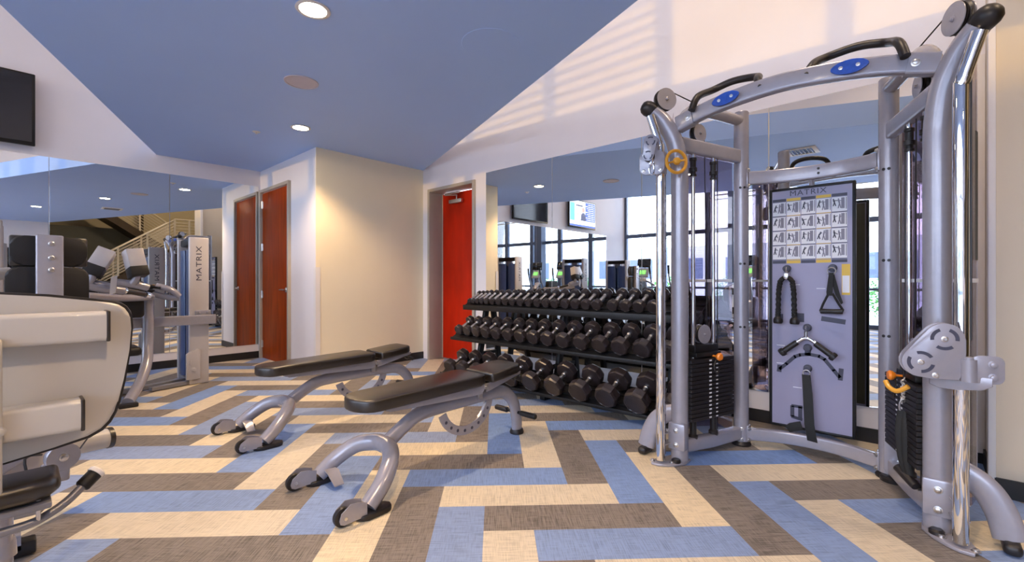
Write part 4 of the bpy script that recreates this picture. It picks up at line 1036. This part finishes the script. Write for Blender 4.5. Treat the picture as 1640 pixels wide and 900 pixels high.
# ------------------------------------------------------------------ machines on the left
def tower(parent, x0, x1, y0, y1, h):
    w = x1 - x0; d = y1 - y0; xc = (x0 + x1) / 2; yc = (y0 + y1) / 2
    for y, s in ((y0 + .02, -1), (y1 - .02, 1)):
        o = MB().box((xc, y, h / 2), (w, .045, h - .002), bev=.014, seg=3).build('side_panel', 'panelgrey', parent)
        m = basis((xc - .01 * 0, y + s * .0235, h * .82), (0, 0, 1), (1, 0, 0)) if s > 0 else basis((xc, y + s * .0235, h * .82), (0, 0, 1), (-1, 0, 0))
        text('panel_lettering', 'MATRIX', .075, m, 'navy', o, .001, 1.35, 1.1)
    for x, s in ((x0 + .03, -1), (x1 - .03, 1)):
        for ya, yb in ((y0 + .045, yc - .035), (yc + .035, y1 - .045)):
            b = MB(); n = 8; pts = []
            for k in range(n + 1): pts.append((x + s * .022 * math.sin(PI * k / n), ya + (yb - ya) * k / n, .06))
            pts += [(x - s * .012, yb, .06), (x - s * .012, ya, .06)]
            b.prism(pts, (0, 0, 1), h - .20); b.build('shroud', 'shroud', parent)
    for k in range(14):
        MB().box((xc, yc, .14 + .03 * k), (w * .55, d * .66, .027), bev=.002, seg=1).build('weight_plate', 'plate', parent)
    for e in (-.10, .10): MB().cyl((xc, yc + e, .08), (xc, yc + e, h - .08), .010, 10).build('guide_rod', 'chrome', parent)
    b = MB(); b.box((xc, yc, h - .05), (w - .05, d - .09, .08), bev=.015); b.build('top_cover', 'blackmetal', parent)
    b = MB(); b.lathe([(0, -.02), (.07, -.02), (.07, .02), (0, .02)], (xc, yc, h - .12), (1, 0, 0), 24); b.build('pulley', 'greydk', parent)
    b = MB(); b.box((xc, yc, .03), (w - .02, d - .06, .05), bev=.01); b.build('tower_base', 'greydk', parent)

# leg machine with the tower nearest the brown door
T = thing('leg_machine', 'grey selector machine whose tower lettered MATRIX stands nearest the brown door', 'exercise machine', (1.0, 5.8, 0), 'strength machines along the television wall')
tower(T, 1.30, 1.49, 6.0, 6.55, 1.64)
b = MB(); b.tube([(.78, 5.955, .72), (1.2, 5.955, .72), (1.49, 5.955, .72), (1.525, 5.965, .72), (1.53, 6.0, .72)], 1, sub=4, square=True, flat=(.026, .052)); b.build('cross_beam', 'grey', T)
b = MB(); b.box((1.43, 5.99, .79), (.15, .02, .07), bev=.01)
for e in (-.04, .04): bolt((1.43 + e, 5.98, .80), (0, -1, 0), .010, None, 'steel', b)
b.build('beam_bracket', 'grey', T)
b = MB(); b.prism([(1.27, 5.97, .06), (1.27, 5.97, .34), (1.29, 5.97, .36), (1.37, 5.97, .40), (1.40, 5.97, .38), (1.40, 5.97, .06)], (0, 1, 0), .04, bev=.008); bolt((1.34, 5.97, .17), (0, -1, 0), .02, None, 'steel', b); b.box((1.31, 5.966, .25), (.02, .006, .05)); b.build('ankle_block', 'panelgrey', T)
b = MB(); b.tube([(.93, 5.90, 1.03), (.93, 5.90, .72), (.925, 5.89, .50), (.90, 5.80, .32), (.82, 5.62, .16), (.70, 5.38, .04)], .047, 20, 6); b.build('curved_post', 'grey', T)
b = MB(); b.lathe([(0, 0), (.055, 0), (.055, .03), (0, .03)], (.93, 5.90, 1.03), (0, 0, 1), 20); b.build('collar', 'rubber', T)
b = MB(); b.lathe([(0, 0), (.035, 0), (.045, .018), (.045, .022), (0, .022)], (.93, 5.90, 1.063), (0, 0, 1), 20); b.build('knob_stem', 'rubber', T)
b = MB(); b.lathe([(0, 0), (.052, 0), (.060, .008), (.060, .018), (.048, .028), (0, .030)], (.93, 5.90, 1.085), (0, 0, 1), 24); b.build('adjustment_knob', 'amber', T)
b = MB(); b.tube([(.99, 5.85, 1.10), (1.10, 5.80, 1.06), (1.17, 5.80, .99)], 1, 16, 6, flat=(.045, .030)); b.tube([(.96, 5.88, 1.02), (1.08, 5.82, .98), (1.17, 5.80, .97)], .03, 14, 4); b.build('lever_arm', 'grey', T)
b = MB(); b.tube([(.92, 5.86, 1.10), (1.02, 5.80, 1.08)], .018, 12); b.build('grip', 'rubber', T)
b = MB(); b.tube([(.40, 5.22, 1.115), (.52, 5.24, 1.085), (.66, 5.30, 1.06)], .036, 16, 4); b.build('padded_arm', 'grey', T)
b = MB(); b.lathe([(0, 0), (.022, 0), (.024, .01), (.024, .19), (.021, .20), (0, .20)], (.66, 5.32, 1.068), (.17, .10, -.045), 18); b.build('grip', 'vinyl', T)
for p, d in (((.645, 5.31, 1.07), 1), ((.835, 5.425, 1.022), 1)):
    b = MB(); b.lathe([(0, 0), (.027, 0), (.029, .01), (.029, .04), (0, .04)], p, (.17, .10, -.045), 16); b.build('grip_collar', 'chrome', T)
b = MB(); b.tube([(.85, 5.44, 1.02), (.92, 5.60, 1.0), (.93, 5.86, .98)], .018, 12, 4); b.build('grip_bar', 'grey', T)
for (x, y, lean, tw) in ((.50, 5.20, .42, -.25), (.715, 5.13, -.12, .18)):
    rt = Matrix.Rotation(tw, 3, 'Z') @ Matrix.Rotation(lean, 3, 'Y') @ Matrix.Rotation(-.25, 3, 'X')
    b = MB(); b.box((x, y, 1.325), (.125, .12, .20), rot=rt, bev=.006); pd = b.build('forearm_pad', 'panelgrey', T)
    b = MB(); b.box(V((x, y, 1.325)) + rt @ V((0, -.002, -.10)), (.129, .124, .085), rot=rt, bev=.005); b.build('pad_underside', 'pad', pd)
    q = V((x, y, 1.325)) + rt @ V((0, 0, -.1))
    b = MB(); b.tube([q, q + V((-.01, .01, -.06)), q + V((-.03, .03, -.10))], .028, 14, 3); b.tube([(x - .13, y + .05, 1.14), (x, y + .04, 1.12), (x + .10, y + .06, 1.09)], .033, 14, 3); b.build('pad_arm', 'grey', T)
    b = MB(); b.prism([(x - .16, y - .02, 1.18), (x - .12, y - .02, 1.20), (x - .13, y - .02, 1.05), (x - .17, y - .02, 1.03)], (.3, 1, 0), .012); b.build('pivot_plate', 'panelgrey', T)
b = MB(); b.tube([(.42, 5.35, 1.02), (.70, 5.55, .99), (.93, 5.75, .99)], .035, 14, 4); b.build('yoke', 'grey', T)
b = MB(); b.box((.62, 5.75, .60), (.16, .10, 1.0), bev=.02); b.build('seat_post', 'panelgrey', T)
b = MB(); b.box((.70, 5.72, .97), (.34, .08, .36), bev=.03, seg=3); b.build('backrest', 'pad', T)
b = MB(); b.box((.62, 5.52, .50), (.36, .34, .08), bev=.03, seg=3); b.build('seat', 'pad', T)
b = MB(); b.tube([(.95, 5.92, .03), (1.3, 6.03, .03)], 1, square=True, flat=(.03, .02)); b.tube([(.60, 5.4, .03), (.62, 5.95, .03), (1.3, 6.2, .03)], 1, square=True, flat=(.03, .025)); b.build('base_frame', 'greydk', T)
b = MB(); b.box((.70, 5.36, .02), (.14, .09, .035), bev=.008); b.build('foot_cap', 'rubber', T)

# machine seen from behind: post with three bolts and two black pads
T = thing('chest_machine', 'grey machine with black split backrest and three bolted post, seen from behind', 'exercise machine', (.15, 4.3, 0), 'strength machines along the television wall')
def padbox(n, c, d, r, m='pad', par=None):
    b = MB(); x, y, z = c; o_ = [(x + u, y - d[1] / 2, z + w_) for u, w_ in rounded(d[0], d[2], r, 6)]; b.prism(o_, (0, 1, 0), d[1], bev=.014, seg=3); return b.build(n, m, par, 50)
padbox('upper_back_pad', (.155, 4.15, 1.340), (.345, .07, .185), .06, par=T)
padbox('lower_back_pad', (.150, 4.15, 1.10), (.375, .07, .275), .06, par=T)
b = MB(); b.box((.155, 4.150, 1.338), (.352, .030, .192), bev=.012); b.build('pad_piping', 'vinyl', T)
b = MB(); b.box((.153, 4.095, .92), (.125, .05, 1.04), bev=.010, seg=3); ps = b.build('back_post', 'grey', T)
for z in (1.385, 1.295, 1.22):
    b = MB(); b.lathe([(0, 0), (.015, 0), (.015, .004), (.011, .006), (.011, .012), (0, .014)], (.160, 4.070, z), (0, -1, 0), 18); b.build('bolt', 'steel', ps)
b = MB(); b.box((.15, 4.35, .48), (.38, .40, .08), bev=.03, seg=3); b.build('seat', 'pad', T)
b = MB(); b.tube([(.15, 4.12, .40), (.15, 4.30, .05), (.15, 5.2, .05)], 1, square=True, flat=(.04, .045)); b.tube([(-.15, 4.2, .05), (.45, 4.2, .05)], 1, square=True, flat=(.04, .045)); b.build('base_frame', 'grey', T)
tower(T, -.25, -.06, 5.45, 6.0, 1.64)
b = MB(); b.tube([(.15, 5.2, .05), (.15, 5.2, .85), (-.10, 5.4, .95)], .035, 12, 5); b.build('press_frame', 'grey', T)
b = MB(); b.tube([(-.02, 4.4, 1.20), (-.20, 4.3, 1.18), (-.42, 4.2, 1.18)], .04, 14, 4); b.build('press_arm', 'cream', T)

# row machine further left
T = thing('row_machine', 'grey selector machine nearest the windows, tower and seat seen in the mirror', 'exercise machine', (-1.4, 5.4, 0), 'strength machines along the television wall')
tower(T, -1.52, -1.33, 5.1, 5.65, 1.64)
b = MB(); b.box((-1.42, 4.45, .48), (.36, .40, .08), bev=.03, seg=3); b.build('seat', 'pad', T)
b = MB(); b.box((-1.42, 4.78, 1.0), (.30, .07, .36), bev=.025, seg=3); b.build('chest_pad', 'pad', T)
b = MB(); b.tube([(-1.42, 5.1, .06), (-1.42, 4.4, .06), (-1.42, 4.4, .44)], 1, square=True, flat=(.04, .045)); b.tube([(-1.42, 4.84, .06), (-1.42, 4.84, 1.1)], 1, square=True, flat=(.035, .04)); b.tube([(-1.1, 4.95, .95), (-.75, 4.95, .95)], 1, square=True, flat=(.03, .045)); b.build('frame', 'grey', T)
for s in (-1, 1):
    b = MB(); b.tube([(-1.42 + s * .1, 5.05, 1.25), (-1.42 + s * .3, 4.8, 1.15), (-1.42 + s * .3, 4.6, 1.05)], .022, 12, 5); b.build('row_arm', 'grey', T)

# foreground machine, back of a leg press seat
T = thing('leg_press_machine', 'cream backed leg press seat cut by the frame edge, nearest the camera', 'exercise machine', (.1, 2.5, 0), 'strength machines along the television wall')
Yp = 2.36
ol = [(-.36, 1.135), (-.05, 1.105), (.08, 1.093), (.20, 1.074)] + [(.245 + .07 * math.sin(a), 1.000 + .066 * math.cos(a)) for a in (.2, .55, .9, 1.25, 1.5)] + [(.318, .96), (.312, .87), (.295, .76), (.278, .675), (.268, .635), (.252, .602), (.228, .575), (.19, .555), (.10, .540), (-.03, .518), (-.36, .46)]
b = MB(); b.prism([(u, Yp, w_) for u, w_ in ol], (0, 1, 0), .045, bev=.016, seg=3); sh = b.build('seat_shell', 'cream', T, 50)
cxm = sum(u for u, w_ in ol) / len(ol)
b = MB(); b.prism([(u + (.008 if u > 0 else 0), Yp + .014, w_ + (.008 if w_ > .85 else -.010)) for u, w_ in ol], (0, 1, 0), .030, bev=.008, seg=2); b.build('edge_trim', 'rubber', sh)
b = MB(); b.prism([(u * .97, Yp + .045, max(w_ * .985 + .01, .60 + .10 * (u + .36)) if w_ < .8 else w_ * .985 + .01) for u, w_ in ol if not (w_ < .56 and u < .2 and u > -.3)], (0, 1, 0), .06, bev=.02, seg=3); b.build('back_cushion', 'vinyl', T, 50)
# cross bars and post on its back
b = MB(); b.tube([(-.36, Yp - .045, .98), (.235, Yp - .045, .98)], 1, square=True, flat=(.055, .045), up=V((0, 1, 0))); cb = b.build('cross_bar', 'cream', T)
b = MB(); b.box((.240, Yp - .045, .98), (.012, .095, .115), bev=.004); b.build('end_cap', 'vinyl', cb)
b = MB(); b.tube([(-.36, Yp - .045, .66), (.165, Yp - .045, .66)], 1, square=True, flat=(.055, .045), up=V((0, 1, 0))); cb = b.build('cross_bar', 'cream', T)
b = MB(); b.box((.170, Yp - .045, .66), (.012, .095, .115), bev=.004); b.build('end_cap', 'vinyl', cb)
b = MB(); b.box((-.055, Yp - .105, .70), (.06, .03, .52), bev=.012, seg=3); bolt((-.03, Yp - .12, .655), (.3, -1, 0), .010, None, 'steel', b); b.build('vertical_strut', 'cream', T)
# seat cushion below
b = MB(); pts = [(-.40, 2.24, .385), (.04, 2.24, .390), (.09, 2.26, .390), (.115, 2.31, .390), (.115, 2.44, .392), (-.40, 2.44, .385)]
b.prism(pts, (0, 0, 1), .072, bev=.030, seg=5); b.build('seat_cushion', 'vinyl', T, 50)
b = MB(); b.box((-.16, 2.34, .370), (.50, .18, .022), bev=.006); b.build('seat_plate', 'greydk', T)
b = MB(); b.tube([(-.06, 2.30, .300), (.03, 2.30, .305), (.075, 2.31, .315), (.13, 2.33, .340), (.185, 2.355, .385)], .015, 14, 5); b.tube([(-.20, 2.30, .355), (.05, 2.30, .362)], .009, 10); b.build('seat_lever', 'greydk', T)
b = MB(); b.lathe([(0, 0), (.022, 0), (.025, .005), (.025, .052), (.023, .056), (0, .056)], (.172, 2.350, .374), (.50, .25, .42), 18); b.build('lever_grip', 'pad', T)
b = MB(); b.lathe([(0, 0), (.0285, 0), (.0285, .012), (.022, .018), (0, .018)], tuple(V((.172, 2.350, .374)) + V((.50, .25, .42)).normalized() * .054), (.50, .25, .42), 20); b.build('lever_end_cap', 'white_trim', T)
b = MB(); b.box((.058, 2.30, .345), (.012, .02, .08), bev=.004); bolt((.03, 2.285, .362), (0, -1, 0), .008, None, 'steel', b); b.build('lever_bracket', 'steel', T)
# frame underneath
b = MB(); b.tube([(-.03, 2.50, .02), (-.03, 2.48, .40)], .030, 16); b.build('frame_leg', 'grey', T)
b = MB(); b.lathe([(0, 0), (.040, 0), (.038, .05), (.032, .07), (0, .07)], (-.03, 2.499, .14), (0, 0, 1), 18); b.build('leg_collar', 'grey', T)
b = MB(); b.box((.02, 2.80, .035), (.09, .07, .06), bev=.01); b.build('foot_cap', 'rubber', T)
b = MB(); b.tube([(-.40, 2.80, .06), (.02, 2.80, .06)], 1, square=True, flat=(.035, .035)); b.tube([(-.40, 2.82, .30), (-.1, 2.86, .36), (.03, 2.9, .44)], 1, square=True, flat=(.05, .05)); b.build('frame_rail', 'grey', T)
b = MB(); b.tube([(.02, 3.02, .36), (.32, 3.10, .345)], .048, 20); cy = b.build('carriage_tube', 'cream', T)
b = MB(); b.lathe([(0, 0), (.052, 0), (.052, .02), (0, .02)], (.32, 3.10, .345), (.30, .08, -.015), 20); b.build('end_cap', 'vinyl', cy)
b = MB(); b.box((.02, 2.95, .30), (.16, .10, .38), bev=.03, seg=3); b.build('carriage_body', 'panelgrey', T)
b = MB(); b.lathe([(0, 0), (.055, 0), (.057, .01), (.057, .03), (.055, .035), (0, .035)], (.135, 2.74, .40), (.25, -1, 0), 26); dk = b.build('pulley_disc', 'grey', T)
bolt(V((.135, 2.74, .40)) + V((.25, -1, 0)).normalized() * .035, (.25, -1, 0), .011, dk)
b = MB(); b.box((.12, 2.76, .33), (.09, .03, .09), bev=.01); b.build('pulley_bracket', 'grey', T)
b = MB(); b.tube([(.08, 2.82, .40), (.03, 2.72, .42), (.05, 2.70, .30)], .005, 6, 5); b.tube([(.17, 2.78, .36), (.28, 3.0, .45)], .0035, 6); b.build('cable', 'rubber', T)

# ------------------------------------------------------------------ ellipticals along the windows
def make_elliptical():
    t = thing('elliptical_trainer', 'x', 'exercise machine', (0, 0, 0), 'elliptical trainers along the windows')
    b = MB(); b.tube([(-.95, 0, .06), (.75, 0, .06)], 1, square=True, flat=(.04, .05)); b.box((-.9, 0, .05), (.08, .6, .08), bev=.01); b.box((.72, 0, .05), (.08, .6, .08), bev=.01); b.build('base_frame', 'grey', t)
    b = MB(); b.lathe([(0, -.13), (.30, -.13), (.34, -.09), (.34, .09), (.30, .13), (0, .13)], (-.55, 0, .42), (0, 1, 0), 28); b.build('drive_housing', 'grey', t)
    b = MB(); b.tube([(-.45, 0, .55), (-.28, 0, 1.05), (-.22, 0, 1.32)], 1, 12, 4, flat=(.05, .06)); b.build('mast', 'grey', t)
    b = MB(); b.mi = 0; b.box((-.16, 0, 1.38), (.07, .34, .30), rot=Matrix.Rotation(-.45, 3, 'Y'), bev=.03, seg=3)
    b.mi = 1; b.box((-.116, 0, 1.40), (.01, .18, .12), rot=Matrix.Rotation(-.45, 3, 'Y')); b.build('console', ['panelgrey', 'lcd'], t)
    b = MB(); b.box((-.22, 0, 1.66), (.04, .40, .26), rot=Matrix.Rotation(-.15, 3, 'Y'), bev=.01); b.build('screen', 'screen', t)
    b = MB(); b.tube([(-.24, 0, 1.3), (-.27, 0, 1.66)], .02, 8); b.build('screen_post', 'grey', t)
    for s in (-1, 1):
        b = MB(); b.tube([(-.25, s * .24, .30), (-.22, s * .25, .9), (-.10, s * .26, 1.2), (-.02, s * .25, 1.55)], .022, 10, 4); b.build('swing_arm', 'grey', t)
        b = MB(); b.tube([(-.06, s * .257, 1.35), (-.02, s * .25, 1.58)], .028, 10); b.build('grip', 'rubber', t)
        b = MB(); b.box((.20, s * .16, .30 + s * .06), (.38, .15, .05), bev=.015); b.tube([(-.5, s * .2, .3), (.05, s * .17, .27 + s * .06), (.6, s * .17, .2)], .022, 8); b.build('pedal', 'greydk', t)
    return t
e0 = make_elliptical()
lbl = ['grey elliptical trainer nearest the television wall, by the windows', 'grey elliptical trainer second from the television wall, by the windows', 'grey elliptical trainer third from the television wall, by the windows', 'grey elliptical trainer fourth from the television wall, by the windows']
for i, y in enumerate((5.95, 4.9, 3.2, 2.1)):
    o = e0 if i == 0 else copy_tree(e0); o.location = (-3.75, y, 0); o['label'] = lbl[i]

# ------------------------------------------------------------------ light
W = bpy.data.worlds.new('sky'); S.world = W; W.use_nodes = True; nt = W.node_tree; nt.nodes.clear()
out = nt.nodes.new('ShaderNodeOutputWorld'); bg = nt.nodes.new('ShaderNodeBackground')
tc = nt.nodes.new('ShaderNodeTexCoord'); sp = nt.nodes.new('ShaderNodeSeparateXYZ'); rp = nt.nodes.new('ShaderNodeValToRGB')
rp.color_ramp.elements[0].position = .0; rp.color_ramp.elements[0].color = (.82, .86, 1, 1)
rp.color_ramp.elements[1].position = .7; rp.color_ramp.elements[1].color = (.60, .70, 1, 1)
nt.links.new(tc.outputs['Generated'], sp.inputs[0]); nt.links.new(sp.outputs['Z'], rp.inputs[0]); nt.links.new(rp.outputs[0], bg.inputs['Color'])
bg.inputs['Strength'].default_value = 6.5; nt.links.new(bg.outputs[0], out.inputs[0])
# daylight portals just inside the window wall
l = bpy.data.lights.new('window_portal', 'AREA'); l.shape = 'RECTANGLE'; l.size = 4.7; l.size_y = 10.8; l.cycles.is_portal = True
o = bpy.data.objects.new('window_portal', l); COL.objects.link(o); o.location = (XW - .14, 2.0, 2.4); o.rotation_euler = (0, -PI / 2, 0)
l = bpy.data.lights.new('sun', 'SUN'); l.energy = .8; l.angle = math.radians(.4); l.color = (1, .56, .08)
o = bpy.data.objects.new('sun', l); COL.objects.link(o)
d = V((1, .12, -.055)).normalized(); o.rotation_euler = d.to_track_quat('-Z', 'Y').to_euler()

# ------------------------------------------------------------------ camera
cam = bpy.data.cameras.new('camera'); cam.sensor_width = 36; cam.lens = 36 * 726 / 1640; cam.clip_start = .05; cam.clip_end = 200
co = bpy.data.objects.new('camera', cam); COL.objects.link(co); co.location = (0, 0, H)
co.rotation_euler = (PI / 2, 0, math.radians(42.3 - 90))
S.camera = co
S.view_settings.view_transform = 'Standard'; S.view_settings.look = 'None'; S.view_settings.gamma = 1
S.view_settings.use_curve_mapping = False
S.view_settings.exposure = .52
